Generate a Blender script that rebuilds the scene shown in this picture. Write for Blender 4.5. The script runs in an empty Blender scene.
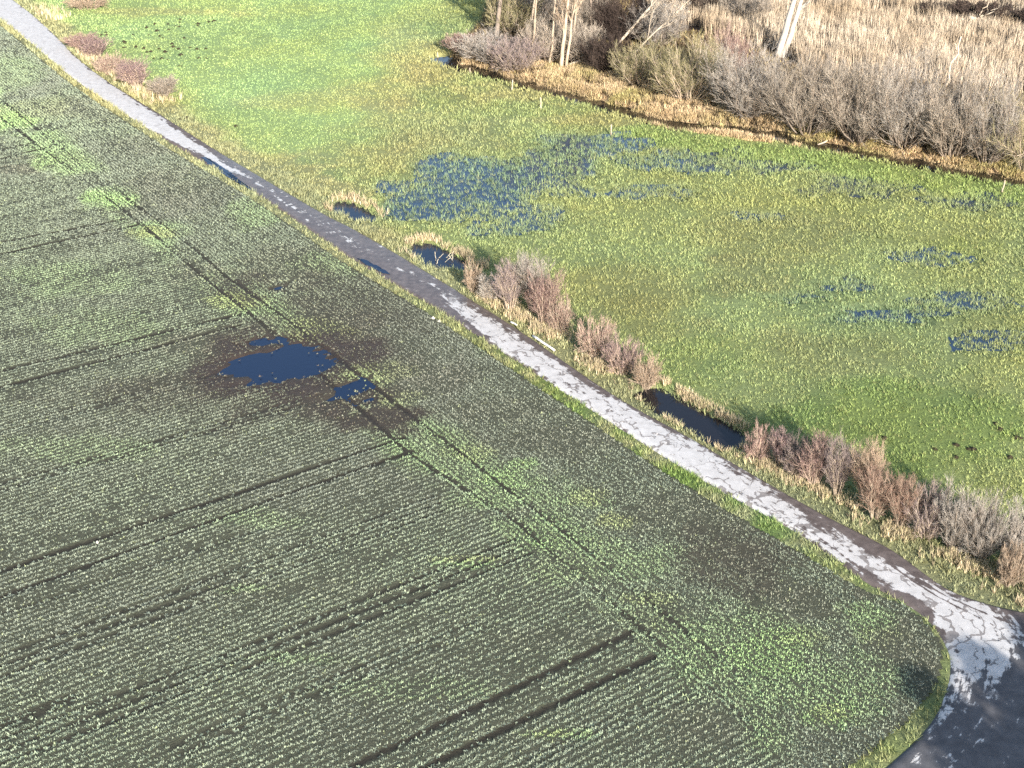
import bpy, math, random
import numpy as np

SC = bpy.context.scene
COL = SC.collection
rng = np.random.default_rng(11)
PI = math.pi
R = math.radians

# ------------------------------------------------------------------ survey: photo point -> place on the ground
CAM_H, TILT, FPX = 41.0, 30.0, 1300.0
ST, CT = math.sin(R(TILT)), math.cos(R(TILT))


def at(x, y):
    v = (y - 384) / FPX
    zc = CAM_H / (ST + v * CT)
    return np.array([zc * (x - 512) / FPX, zc * (CT - v * ST)])


def ats(pts):
    return np.array([at(*p) for p in pts])


def scale_at(x, y):
    """pixels per metre and the downward view angle at a ground point"""
    v = (y - 384) / FPX
    zc = CAM_H / (ST + v * CT)
    return FPX / zc, R(TILT) + math.atan(v)


# ------------------------------------------------------------------ noise and masks (numpy)
_LAT = np.random.default_rng(5).random((512, 512))


def vnoise(x, y, s, seed=0):
    u = x / s + seed * 17.31 + 1000.0
    w = y / s + seed * 7.77 + 1000.0
    iu = np.floor(u).astype(int)
    iw = np.floor(w).astype(int)
    fu = u - iu
    fw = w - iw
    fu = fu * fu * (3 - 2 * fu)
    fw = fw * fw * (3 - 2 * fw)
    a = _LAT[iu % 512, iw % 512]
    b = _LAT[(iu + 1) % 512, iw % 512]
    c = _LAT[iu % 512, (iw + 1) % 512]
    d = _LAT[(iu + 1) % 512, (iw + 1) % 512]
    return (a * (1 - fu) + b * fu) * (1 - fw) + (c * (1 - fu) + d * fu) * fw


def fbm(x, y, s, o=4, seed=0):
    t = 0
    a = 1.0
    n = 0
    for k in range(o):
        t = t + a * vnoise(x, y, s / 2 ** k, seed + k * 3)
        n += a
        a *= 0.55
    return t / n


def sstep(a, b, x):
    t = np.clip((x - a) / (b - a), 0, 1)
    return t * t * (3 - 2 * t)


def pdist(x, y, poly, closed=False):
    poly = np.asarray(poly)
    n = len(poly)
    best = np.full(x.shape, 1e9)
    for i in range(n if closed else n - 1):
        ax, ay = poly[i]
        bx, by = poly[(i + 1) % n]
        dx, dy = bx - ax, by - ay
        L = dx * dx + dy * dy + 1e-12
        t = np.clip(((x - ax) * dx + (y - ay) * dy) / L, 0, 1)
        best = np.minimum(best, (x - ax - t * dx) ** 2 + (y - ay - t * dy) ** 2)
    return np.sqrt(best)


def inpoly(x, y, poly):
    poly = np.asarray(poly)
    n = len(poly)
    c = np.zeros(x.shape, bool)
    for i in range(n):
        ax, ay = poly[i]
        bx, by = poly[(i + 1) % n]
        if ay == by:
            continue
        k = (ay > y) != (by > y)
        c ^= k & (x < (bx - ax) * (y - ay) / (by - ay) + ax)
    return c


def sdist(x, y, poly):
    d = pdist(x, y, poly, True)
    return np.where(inpoly(x, y, poly), d, -d)      # positive inside


def blob(x, y, c, rx, ry, seed=0, rough=0.5):
    """soft elliptical patch of ground, world-affine, with a noisy rim"""
    p = at(*c)
    ex = at(c[0] + rx, c[1]) - p
    ey = (at(c[0], c[1] - ry) - at(c[0], c[1] + ry)) / 2
    det = ex[0] * ey[1] - ex[1] * ey[0]
    dx, dy = x - p[0], y - p[1]
    u = (dx * ey[1] - dy * ey[0]) / det
    w = (ex[0] * dy - ex[1] * dx) / det
    r = np.sqrt(u * u + w * w)
    size = 0.5 * (np.hypot(*ex) + np.hypot(*ey))
    out = np.zeros(x.shape)
    k = r < 1.15 + rough
    if k.any():
        out[k] = 1 - sstep(0.45, 1.15, r[k] + rough * (fbm(x[k], y[k], max(size * 0.5, 0.6), 4, seed) - 0.5) * 1.6)
    return out


def lin(r, g, b, k=1.0):
    def f(c):
        c /= 255.0
        return c / 12.92 if c <= 0.04045 else ((c + 0.055) / 1.055) ** 2.4
    return np.array([f(r), f(g), f(b)]) * k


def mixc(a, b, m):
    return a * (1 - m[:, None]) + b * m[:, None]


# ------------------------------------------------------------------ the plan of the place
ROAD_L = [(-300, -182), (-120, -63), (0, 19), (73, 78), (146, 127.5), (199, 160), (251, 191), (307, 228), (340, 251.5), (380, 276),
          (422.7, 301), (450, 318), (500, 351), (588, 408), (664, 457), (734, 498.5), (800, 535), (862, 580), (905, 604), (929, 622),
          (945, 645), (950, 663), (946, 690), (929, 725), (885, 768), (815, 820), (700, 900)]
ROAD_R = [(-285, -195), (-105, -79), (17, 3), (88, 67), (164, 117), (214, 149), (264, 179), (322, 213), (355, 230), (395, 253),
          (443, 282), (470, 299), (520, 331), (612, 394), (690, 438), (762, 480), (826, 516), (890, 549), (944, 587), (988, 604.5),
          (1040, 616), (1130, 632), (1200, 660), (1230, 710), (1230, 800), (1230, 880), (1150, 1000)]
RLW, RRW = ats(ROAD_L), ats(ROAD_R)


def resample(poly, step):
    poly = np.asarray(poly, float)
    seg = np.hypot(*(poly[1:] - poly[:-1]).T)
    s = np.concatenate([[0], np.cumsum(seg)])
    n = max(2, int(s[-1] / step) + 1)
    q = np.linspace(0, s[-1], n)
    return np.stack([np.interp(q, s, poly[:, 0]), np.interp(q, s, poly[:, 1])], 1)


def smooth_rows(a, b, sub):
    """Catmull-Rom through paired road edges"""
    out = []
    n = len(a)
    idx = lambda k: min(max(k, 0), n - 1)
    for i in range(n - 1):
        for j in range(sub):
            t = j / sub
            row = []
            for q in (a, b):
                p0, p1, p2, p3 = q[idx(i - 1)], q[i], q[i + 1], q[idx(i + 2)]
                row.append(0.5 * (2 * p1 + (p2 - p0) * t + (2 * p0 - 5 * p1 + 4 * p2 - p3) * t * t + (3 * p1 - p0 - 3 * p2 + p3) * t ** 3))
            out.append((row[0], row[1], i + t))
    out.append((a[-1], b[-1], n - 1.0))
    return out


ROWS = smooth_rows(RLW, RRW, 16)
RL_S = np.array([r[0] for r in ROWS])
RR_S = np.array([r[1] for r in ROWS])
ROAD_POLY = np.concatenate([RL_S, RR_S[::-1]])

# field edge: the left road edge moved over by the width of its grass verge
VERGE_W = np.interp([r[2] for r in ROWS], [0, 3, 8, 12, 14, 16, 17, 18, 20, 22, 23, 26], [0.9, 0.75, 0.7, 0.75, 0.95, 1.15, 0.5, 0.08, 0.08, 0.35, 0.7, 1.0])
_t = np.gradient(RL_S, axis=0)
_t /= np.hypot(_t[:, 0], _t[:, 1])[:, None]
_nrm = np.stack([_t[:, 1], -_t[:, 0]], 1)          # points to the field side
_side = np.sign((_nrm * (RL_S - RR_S)).sum(1))[:, None]
_nrm = _nrm * _side
FIELD_EDGE = RL_S + _nrm * VERGE_W[:, None]
FIELD_POLY = np.concatenate([FIELD_EDGE, [[20, -40], [-190, -40], [-330, 250], FIELD_EDGE[0] + [-20, 10]]])

PONDS = {
    'pond_a': [(329, 205), (339, 201), (351, 202), (365, 208), (381, 217.5), (371.6, 220.6), (353, 218), (337, 212)],
    'pond_b': [(407, 249), (415, 243), (429, 243), (445, 249.5), (457.5, 256), (467, 261), (464, 268), (440, 267), (421.6, 261)],
    'pond_c': [(635, 393), (645, 388), (659, 387.6), (672, 394), (696, 407), (719, 419.5), (743.5, 431), (746, 443), (724, 449),
               (709, 440), (691, 430), (672, 419.5), (653, 408)],
}
PONDW = {k: ats(v) for k, v in PONDS.items()}
PUDDLES = [[(223, 372), (237, 360), (267, 353), (286, 345), (312, 344), (331, 362), (316, 374), (288, 380), (258, 388), (243, 379)],
           [(333, 386), (352, 378), (372, 380), (364, 389), (352, 396), (328, 400), (336, 392)],
           [(249, 345), (262, 340), (283, 338), (280, 343), (262, 347)],
           [(355, 400), (372, 396), (374, 399), (362, 403)],
           [(270, 287), (280, 283), (286, 287), (277, 291)]]
PUDW = [ats(p) for p in PUDDLES]

DITCH = ats([(440, 54), (452, 62), (480, 70), (520, 81), (560, 91), (620, 108), (680, 124), (735, 128), (770, 132), (820, 144), (870, 152), (930, 163), (1024, 181), (1150, 206)])
BELT = ats([(448, 55), (480, 63), (520, 70), (560, 62), (600, 68), (680, 84), (720, 104), (765, 112), (830, 132), (900, 142), (1024, 164), (1150, 190),
            (1150, 202), (1024, 180), (930, 163), (870, 153), (820, 147), (740, 138), (660, 124), (600, 104), (545, 86), (500, 76), (460, 64)])
WILD = ats([(446, 55), (466, 35), (480, 20), (490, -10), (480, -60), (560, -110), (1200, -110), (1400, 60), (1200, 215), (1150, 202), (1024, 178), (870, 149), (735, 128), (620, 103), (560, 88), (500, 73)])

TRAM_DIR = None
TRAMS = [[(0, 372), (240, 315)], [(0, 388), (243, 325)], [(0, 572), (300, 473), (405, 438)], [(0, 598), (300, 490), (412, 452)],
         [(340, 773), (632, 632)], [(415, 773), (655, 656)], [(0, 243), (125, 220)], [(0, 255), (140, 225)], [(0, 151), (37, 143)], [(0, 160), (43, 149)]]
HEAD_UP = [(-60, 50), (0, 99), (84, 167), (137, 206), (193, 248), (225, 276), (287, 320), (372, 386), (460, 453), (498, 483), (551, 523), (618, 576), (671, 620), (705, 648), (760, 694)]
HEAD_LO = [(-60, 70), (0, 117), (117, 206), (146, 229), (205, 279), (269, 329), (410, 455), (460, 487), (513, 520), (586, 582), (664, 648), (711, 689), (760, 735)]


def extend_left(l, amount=40.0):
    w = ats(l)
    d = w[0] - w[1]
    d /= np.hypot(*d)
    return np.concatenate([[w[0] + d * amount], w])


TRAM_W = [extend_left(l) for l in TRAMS]
HEAD_W = [ats(HEAD_UP), ats(HEAD_LO)]
# bundles of missed drill rows: (path, how bare, half width, count, spacing)
SKIPS = [([(0, 668), (300, 556), (440, 503)], 0.85, 0.075, 3, 0.72),
         ([(0, 753), (250, 657), (525, 546)], 0.9, 0.075, 3, 0.72),
         ([(0, 488), (120, 455), (300, 404)], 0.75, 0.12, 2, 0.6),
         ([(0, 430), (130, 398), (240, 372)], 0.5, 0.12, 2, 0.7),
         ([(0, 615), (60, 597), (270, 527)], 0.6, 0.1, 1, 0.4),
         ([(0, 728), (70, 700)], 0.7, 0.3, 1, 0.4),
         ([(176, 752), (300, 697), (480, 625)], 0.6, 0.12, 2, 0.6),
         ([(450, 720), (560, 672), (640, 630)], 0.45, 0.1, 2, 0.5),
         ([(0, 340), (120, 318), (200, 303)], 0.4, 0.12, 1, 0.5),
         ([(520, 768), (600, 728), (700, 690)], 0.4, 0.1, 2, 0.5),
         ([(0, 520), (150, 478), (350, 420)], 0.3, 0.1, 1, 0.5)]
ROW_ANG = R(34.4)
HEAD_ANG = R(-54.0)


def bare_lines(x, y):
    """0..1: how bare the soil is along wheel tracks and missed rows"""
    b = np.zeros(x.shape)
    wob = (fbm(x, y, 1.2, 3, 40) - 0.5) * 0.12
    for w in TRAM_W:
        d = pdist(x, y, w) + wob
        b = np.maximum(b, 1 - sstep(0.13, 0.22, d))
    fade = sstep(0.25, 0.55, fbm(x, y, 7.0, 2, 44))
    for k, w in enumerate(HEAD_W):
        d = pdist(x, y, w) + wob
        b = np.maximum(b, (1 - sstep(0.08, 0.22, d)) * (0.55 + 0.45 * fade))
    for path, st, hw, cnt, sp in SKIPS:
        w = extend_left(path) if path[0][0] == 0 else ats(path)
        dv = w[-1] - w[0]
        dv /= np.hypot(*dv)
        nv = np.array([-dv[1], dv[0]])
        f2 = sstep(0.2, 0.5, fbm(x, y, 5.0, 2, 46))
        for i in range(cnt):
            d = pdist(x, y, w + nv * (i - (cnt - 1) / 2) * sp) + wob * 0.6
            b = np.maximum(b, st * (0.6 + 0.4 * f2) * (1 - sstep(hw, hw + 0.09, d)))
    return b


def puddle_depth(x, y):
    m = np.zeros(x.shape)
    n = (fbm(x, y, 1.6, 4, 60) - 0.5)
    # streaks along the drill rows feather the waterline
    c, s = math.cos(ROW_ANG), math.sin(ROW_ANG)
    u, w = x * c + y * s, -x * s + y * c
    st = vnoise(u / 6.0, w, 0.35, 61) - 0.5
    for q in PUDW:
        sd = sdist(x, y, q) + n * 1.5 + st * 1.0
        m = np.maximum(m, (1.0 if q is PUDW[0] else 0.8) * sstep(-1.4, 1.4, sd))
    return m


def field_wet(x, y):
    w = blob(x, y, (290, 370), 118, 56, 70, 0.8)
    w = np.maximum(w, 0.75 * blob(x, y, (345, 395), 60, 30, 71, 0.7))
    w = np.maximum(w, 0.35 * blob(x, y, (150, 400), 130, 22, 72, 0.8))
    w = np.maximum(w, 0.8 * blob(x, y, (385, 420), 52, 18, 73, 0.9))
    w = np.maximum(w, 0.55 * blob(x, y, (250, 290), 40, 20, 74, 0.7))
    w = np.maximum(w, 0.38 * blob(x, y, (345, 315), 110, 60, 75, 0.8))
    w = np.maximum(w, 0.38 * blob(x, y, (745, 560), 90, 50, 76, 0.8))
    return w


BARE_SHADE_BLOBS = [((385, 420), 44, 15, 0.8), ((345, 415), 40, 14, 0.5), ((205, 345), 60, 14, 0.5), ((200, 275), 40, 16, 0.45),
              ((60, 160), 40, 8, 0.45), ((330, 325), 70, 26, 0.42), ((415, 375), 60, 24, 0.40), ((290, 270), 60, 26, 0.40), ((180, 190), 70, 25, 0.28),
              ((690, 515), 70, 26, 0.40), ((790, 600), 55, 28, 0.5), ((735, 560), 50, 22, 0.42), ((560, 440), 70, 22, 0.34), ((500, 410), 60, 18, 0.3),
              ((570, 570), 40, 16, 0.35), ((900, 640), 30, 26, 0.5), ((925, 670), 18, 40, 0.6), ((700, 730), 50, 26, 0.35), ((460, 445), 40, 16, 0.35),
              ((60, 40), 50, 20, 0.2), ((100, 110), 60, 16, 0.3), ((160, 145), 50, 12, 0.25), ((20, 170), 30, 6, 0.5), ((130, 208), 40, 8, 0.3),
              ((660, 620), 34, 22, 0.45), ((560, 640), 80, 14, 0.25), ((300, 590), 120, 12, 0.2), ((870, 590), 20, 12, 0.6), ((283, 366), 80, 30, 0.8), ((345, 395), 55, 22, 0.75), ((180, 385), 90, 14, 0.25)]  # first patch on this line: tree shade put in as thinner, browner crop
LUSH_BLOBS = [((10, 122), 26, 12, 1.0), ((55, 160), 30, 12, 0.8), ((110, 200), 30, 13, 1.0), ((150, 228), 20, 8, 0.6), ((500, 480), 44, 16, 0.9), ((525, 465), 20, 8, 0.8),
              ((545, 545), 26, 8, 0.8), ((590, 505), 30, 10, 0.4), ((770, 655), 60, 30, 1.0), ((835, 715), 40, 20, 0.9), ((865, 620), 30, 20, 0.7),
              ((470, 565), 40, 6, 0.6), ((560, 735), 50, 7, 0.6), ((250, 520), 60, 12, 0.35), ((100, 330), 80, 22, 0.3), ((560, 575), 40, 14, 0.4), ((240, 590), 30, 6, 0.4),
              ((540, 350), 60, 14, 0.4), ((260, 215), 40, 16, 0.45), ((330, 265), 40, 14, 0.4), ((300, 660), 60, 8, 0.35), ((860, 690), 50, 40, 0.5), ((600, 560), 90, 26, 0.45), ((720, 640), 90, 34, 0.5), ((800, 690), 90, 34, 0.6), ((500, 495), 80, 26, 0.6), ((430, 690), 120, 14, 0.3), ((80, 450), 90, 18, 0.3), ((60, 280), 80, 20, 0.35), ((10, 70), 40, 18, 0.3)]
YELL_BLOBS = [((152, 233), 24, 8, 0.9), ((235, 300), 30, 12, 0.9), ((320, 330), 40, 14, 0.7), ((375, 375), 40, 16, 0.6), ((400, 400), 30, 10, 0.5), ((615, 522), 26, 9, 0.9),
              ((590, 498), 24, 10, 0.7), ((650, 600), 30, 8, 0.6), ((800, 640), 30, 12, 0.5), ((830, 715), 26, 10, 0.7), ((555, 735), 40, 4, 0.7), ((465, 560), 40, 4, 0.7), ((30, 110), 60, 14, 0.3),
              ((470, 455), 30, 10, 0.5), ((880, 640), 30, 14, 0.4)]


def accumulate(x, y, blobs, seed):
    m = np.zeros(x.shape)
    for k, (c, rx, ry, a) in enumerate(blobs):
        m = np.maximum(m, a * blob(x, y, c, rx, ry, seed + k, 0.75))
    return m


def headland(x, y):
    """1 in the strip drilled parallel to the road"""
    edge = ats([(-60, 62), (0, 125), (140, 228), (243, 322), (410, 456), (530, 556), (655, 660), (760, 745), (860, 840)])
    poly = np.concatenate([edge, [[60, 0], [60, 120], [-100, 260], [-190, 250]]])
    return inpoly(x, y, poly)


# ---- meadow
C_BRIGHT, C_OLIVE, C_STRAW, C_BROWN = lin(150, 168, 108), lin(150, 157, 100), lin(168, 158, 108), lin(138, 122, 84)
C_FLOOD, C_DITCHG, C_VERGE, C_TAN, C_WILD = lin(104, 126, 100), lin(136, 152, 86), lin(152, 150, 108), lin(178, 152, 116), lin(118, 98, 80)
C_VGREEN = lin(118, 140, 70)
BRIGHT_POLY = ats([(-200, -160), (470, -160), (452, 0), (425, 40), (395, 75), (400, 110), (345, 150), (300, 168), (235, 150), (170, 112), (60, 25)])
FLOOD_BLOBS = [((475, 178), 80, 34, 1.00), ((425, 205), 50, 24, 1.00), ((555, 168), 60, 28, 0.75), ((600, 145), 60, 16, 0.80), ((520, 215), 70, 26, 0.60), ((690, 160), 80, 16, 0.72),
               ((770, 165), 70, 10, 0.48), ((860, 185), 80, 14, 0.50), ((980, 200), 70, 16, 0.51), ((930, 255), 70, 14, 0.39), ((960, 300), 80, 20, 0.37), ((850, 285), 60, 12, 0.42),
               ((990, 340), 60, 20, 0.36), ((890, 315), 70, 14, 0.42), ((640, 190), 60, 14, 0.50), ((760, 215), 60, 10, 0.35), ((1010, 260), 50, 24, 0.29), ((560, 140), 30, 10, 0.70), ((800, 298), 40, 8, 0.39),
               ((395, 190), 30, 14, 0.70)]


def flood(x, y):
    return accumulate(x, y, FLOOD_BLOBS, 100)


def meadow_tint(x, y):
    n = len(x)
    col = np.tile(C_OLIVE, (n, 1))
    sd = sdist(x, y, BRIGHT_POLY) + (fbm(x, y, 14, 4, 80) - 0.5) * 22
    col = mixc(col, C_BRIGHT, sstep(-7, 7, sd))
    for k, (c, rx, ry, a) in enumerate([((440, 62), 60, 26, 0.6), ((430, 130), 90, 22, 0.4), ((360, 160), 60, 22, 0.35), ((520, 92), 60, 14, 0.6), ((300, 100), 120, 12, 0.35),
                                         ((400, 60), 40, 50, 0.4), ((170, 12), 90, 6, 0.4), ((380, 95), 60, 16, 0.4), ((600, 120), 60, 8, 0.5), ((280, 170), 60, 16, 0.7), ((330, 188), 60, 12, 0.8)]):
        col = mixc(col, C_STRAW, a * blob(x, y, c, rx, ry, 120 + k, 0.8))
    for k, (c, rx, ry, a) in enumerate([((410, 150), 60, 22, 0.2), ((780, 235), 90, 30, 0.25), ((745, 275), 60, 24, 0.3), ((640, 300), 80, 40, 0.25), ((830, 350), 90, 26, 0.25)]):
        col = mixc(col, C_BROWN, a * blob(x, y, c, rx, ry, 140 + k, 0.8))
    for k, (c, rx, ry, a) in enumerate([((900, 430), 140, 60, 0.55), ((700, 360), 70, 40, 0.25), ((960, 250), 50, 16, 0.3)]):
        col = mixc(col, C_VGREEN, a * blob(x, y, c, rx, ry, 150 + k, 0.8))
    col = mixc(col, C_FLOOD, 0.75 * flood(x, y))
    dd = pdist(x, y, ats([(640, 134), (720, 148), (820, 160), (900, 176), (1024, 196), (1150, 220)]))
    col = mixc(col, C_DITCHG, 0.8 * (1 - sstep(1.2, 3.6, dd + (fbm(x, y, 3, 3, 90) - .5) * 2)))
    # grassy strips beside the road
    dl = pdist(x, y, RL_S)
    dr = pdist(x, y, RR_S)
    # right-hand verge, straw coloured towards the ditch
    col = mixc(col, C_VERGE, 1 - sstep(1.4, 3.6, dr + (fbm(x, y, 2.0, 3, 92) - .5) * 2.0))
    lv = (1 - sstep(1.5, 2.2, dl)) * (dl < dr)
    near = 1 - sstep(60, 95, y)
    col = mixc(col, mixc(np.tile(C_VERGE, (n, 1)), C_VGREEN, near * (0.5 + 0.5 * sstep(48, 60, y)) * np.clip(0.2 + 2.2 * (fbm(x, y, 1.4, 4, 94) - .3), 0, 0.9)), lv)
    # rank growth by the ditch and the wild ground behind
    wd = sdist(x, y, WILD)
    col = mixc(col, C_WILD, sstep(-0.5, 1.0, wd))
    bd = sdist(x, y, BELT)
    col = mixc(col, C_TAN, sstep(-0.8, 0.8, bd + (fbm(x, y, 2, 3, 93) - .5) * 1.6))
    j = 0.86 + 0.34 * fbm(x, y, 5.0, 5, 95)
    hue = (fbm(x, y, 9.0, 4, 97) - 0.5)
    col = col * j[:, None]
    col[:, 0] *= 1 + 0.24 * hue
    col[:, 2] *= 1 - 0.25 * hue
    return col


def ground_z(x, y):
    z = (fbm(x, y, 4.0, 4, 200) - 0.5) * 0.16
    fl = flood(x, y)
    z = z * (1 - 0.5 * fl) - 0.15 * sstep(0.12, 0.5, fl) + (fbm(x, y, 0.8, 3, 205) - 0.5) * 0.12 * fl
    fd = sdist(x, y, FIELD_POLY)
    z = np.where(fd > -2, z * (1 - sstep(-2, -0.2, fd)), z)
    z = z - 0.22 * sstep(0.1, 0.7, fd)
    rd = sdist(x, y, ROAD_POLY)
    z = np.where(rd > -2, z * (1 - sstep(-2, -0.2, rd)), z)
    z = z - 0.22 * sstep(0.15, 0.6, rd)
    for k, q in PONDW.items():
        sd = sdist(x, y, q) + (fbm(x, y, 0.9, 3, 210) - 0.5) * 0.4
        z = z - 0.75 * sstep(-0.45, 0.8, sd)
    dd = pdist(x, y, DITCH) + (fbm(x, y, 2.5, 3, 212) - 0.5) * 0.8
    z = z - 0.9 * (1 - sstep(0.7, 2.2, dd))
    return z


# ------------------------------------------------------------------ mesh and material helpers
def mesh_np(name, verts, faces, mat, attrs=None, parent=None, smooth=False):
    me = bpy.data.meshes.new(name)
    verts = np.ascontiguousarray(verts, np.float32)
    faces = np.ascontiguousarray(faces, np.int32)
    nf, k = faces.shape
    me.vertices.add(len(verts))
    me.vertices.foreach_set('co', verts.ravel())
    me.loops.add(nf * k)
    me.loops.foreach_set('vertex_index', faces.ravel())
    me.polygons.add(nf)
    me.polygons.foreach_set('loop_start', np.arange(0, nf * k, k, dtype=np.int32))
    me.polygons.foreach_set('loop_total', np.full(nf, k, np.int32))
    if smooth:
        me.polygons.foreach_set('use_smooth', np.ones(nf, bool))
    me.update(calc_edges=True)
    for an, v in (attrs or {}).items():
        v = np.asarray(v, np.float32)
        if v.ndim == 1:
            a = me.attributes.new(an, 'FLOAT', 'POINT')
            a.data.foreach_set('value', v)
        elif an == 'tint':
            a = me.attributes.new(an, 'FLOAT_COLOR', 'POINT')
            a.data.foreach_set('color', np.concatenate([v, np.ones((len(v), 1), np.float32)], 1).ravel())
        else:
            a = me.attributes.new(an, 'FLOAT_VECTOR', 'POINT')
            a.data.foreach_set('vector', v.ravel())
    me.materials.append(mat)
    o = bpy.data.objects.new(name, me)
    COL.objects.link(o)
    if parent:
        o.parent = parent
    return o


def tag(o, label=None, cat=None, group=None, kind=None):
    if label:
        o['label'] = label
    if cat:
        o['category'] = cat
    if group:
        o['group'] = group
    if kind:
        o['kind'] = kind
    return o


def empty(name, loc):
    o = bpy.data.objects.new(name, None)
    o.empty_display_size = 0.3
    o.location = loc
    COL.objects.link(o)
    return o


def grid_faces(nx, ny, keep=None):
    i, j = np.meshgrid(np.arange(nx - 1), np.arange(ny - 1), indexing='ij')
    a = (i * ny + j).ravel()
    f = np.stack([a, a + ny, a + ny + 1, a + 1], 1)
    return f if keep is None else f[keep]


class NT:
    def __init__(self, name):
        self.m = bpy.data.materials.new(name)
        self.m.use_nodes = True
        self.t = self.m.node_tree
        self.t.nodes.clear()
        self.out = self.n('ShaderNodeOutputMaterial')
        self.b = self.n('ShaderNodeBsdfPrincipled')
        self.l(self.b.outputs[0], self.out.inputs[0])

    def n(self, t, **k):
        nd = self.t.nodes.new(t)
        for a, v in k.items():
            setattr(nd, a, v)
        return nd

    def l(self, a, b):
        self.t.links.new(a, b)

    def attr(self, name):
        return self.n('ShaderNodeAttribute', attribute_name=name)

    def noise(self, scale, detail=4, rough=0.55, vec=None):
        nd = self.n('ShaderNodeTexNoise')
        nd.inputs['Scale'].default_value = scale
        nd.inputs['Detail'].default_value = detail
        nd.inputs['Roughness'].default_value = rough
        if vec is None:
            if not hasattr(self, 'geo'):
                self.geo = self.n('ShaderNodeNewGeometry')
            vec = self.geo.outputs['Position']
        self.l(vec, nd.inputs['Vector'])
        return nd.outputs['Fac']

    def math(self, op, a, b=None, clamp=False):
        nd = self.n('ShaderNodeMath', operation=op, use_clamp=clamp)
        for i, v in enumerate((a, b)):
            if v is None:
                continue
            if isinstance(v, (int, float)):
                nd.inputs[i].default_value = v
            else:
                self.l(v, nd.inputs[i])
        return nd.outputs[0]

    def rng(self, v, a, b, c, d, interp='LINEAR'):
        nd = self.n('ShaderNodeMapRange', interpolation_type=interp)
        self.l(v, nd.inputs[0])
        for i, q in enumerate((a, b, c, d)):
            nd.inputs[i + 1].default_value = q
        return nd.outputs[0]

    def mix(self, f, a, b, blend='MIX'):
        nd = self.n('ShaderNodeMix', data_type='RGBA', blend_type=blend)
        for s, v in ((0, f), (6, a), (7, b)):
            if isinstance(v, (int, float)):
                nd.inputs[s].default_value = v
            elif isinstance(v, (tuple, list, np.ndarray)):
                nd.inputs[s].default_value = (float(v[0]), float(v[1]), float(v[2]), 1)
            else:
                self.l(v, nd.inputs[s])
        return nd.outputs[2]

    def bump(self, h, strength=0.5, dist=0.05):
        nd = self.n('ShaderNodeBump')
        nd.inputs['Strength'].default_value = strength
        nd.inputs['Distance'].default_value = dist
        self.l(h, nd.inputs['Height'])
        self.l(nd.outputs[0], self.b.inputs['Normal'])

    def base(self, c):
        if isinstance(c, (tuple, list, np.ndarray)):
            self.b.inputs['Base Color'].default_value = (float(c[0]), float(c[1]), float(c[2]), 1)
        else:
            self.l(c, self.b.inputs['Base Color'])

    def set(self, rough=0.9, spec=0.2):
        self.b.inputs['Roughness'].default_value = rough
        self.b.inputs['Specular IOR Level'].default_value = spec
        return self.m


def m_tint(name, rough=0.85, spec=0.15, lo=0.75, hi=1.25, scale=6.0, bump=None):
    m = NT(name)
    c = m.attr('tint').outputs['Color']
    nz = m.noise(scale, 5, 0.6)
    k = m.rng(nz, 0.25, 0.75, lo, hi)
    m.base(m.mix(1.0, c, k, 'MULTIPLY'))
    if bump:
        m.bump(m.noise(bump[0], 6, 0.65), bump[1], bump[2])
    return m.set(rough, spec)


def m_bark(name, c1, c2, scale=3.0):
    m = NT(name)
    oi = m.n('ShaderNodeObjectInfo')
    nz = m.noise(scale, 4, 0.6)
    c = m.mix(m.rng(nz, 0.3, 0.7, 0, 1), c1, c2)
    k = m.rng(oi.outputs['Random'], 0, 1, 0.86, 1.14)
    m.base(m.mix(1.0, c, k, 'MULTIPLY'))
    return m.set(0.85, 0.15)


M_GROUND = m_tint('meadow_turf', 0.9, 0.1, 0.55, 1.1, 4.0, (9.0, 0.6, 0.12))
M_GRASS = m_tint('grass_blades', 0.7, 0.2, 0.8, 1.2, 2.5)
M_CROP = m_tint('winter_crop_leaves', 0.65, 0.25, 0.8, 1.2, 2.0)
M_STRAW = m_tint('dry_stalks', 0.8, 0.15, 0.8, 1.2, 2.5)


def m_soil():
    m = NT('field_soil')
    wet = m.attr('wet').outputs['Fac']
    bare = m.attr('bare').outputs['Fac']
    n1 = m.noise(1.6, 6, 0.65)
    n2 = m.noise(14.0, 5, 0.7)
    dry = m.mix(m.rng(n1, 0.3, 0.7, 0, 1), lin(78, 79, 62), lin(96, 95, 77))
    dry = m.mix(m.rng(n2, 0.35, 0.7, 0, 0.8), dry, lin(48, 48, 37))
    wetc = m.mix(m.rng(n1, 0.3, 0.7, 0, 1), lin(54, 43, 38), lin(72, 58, 50))
    c = m.mix(m.math('MULTIPLY', wet, 0.9, True), dry, wetc)
    c = m.mix(m.math('MULTIPLY', bare, 0.8, True), c, lin(46, 40, 34))
    m.base(c)
    m.l(m.rng(wet, 0, 1, 0.95, 0.6), m.b.inputs['Roughness'])
    m.b.inputs['Specular IOR Level'].default_value = 0.2
    m.bump(m.noise(11.0, 7, 0.7), 0.7, 0.09)
    return m.m


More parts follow.
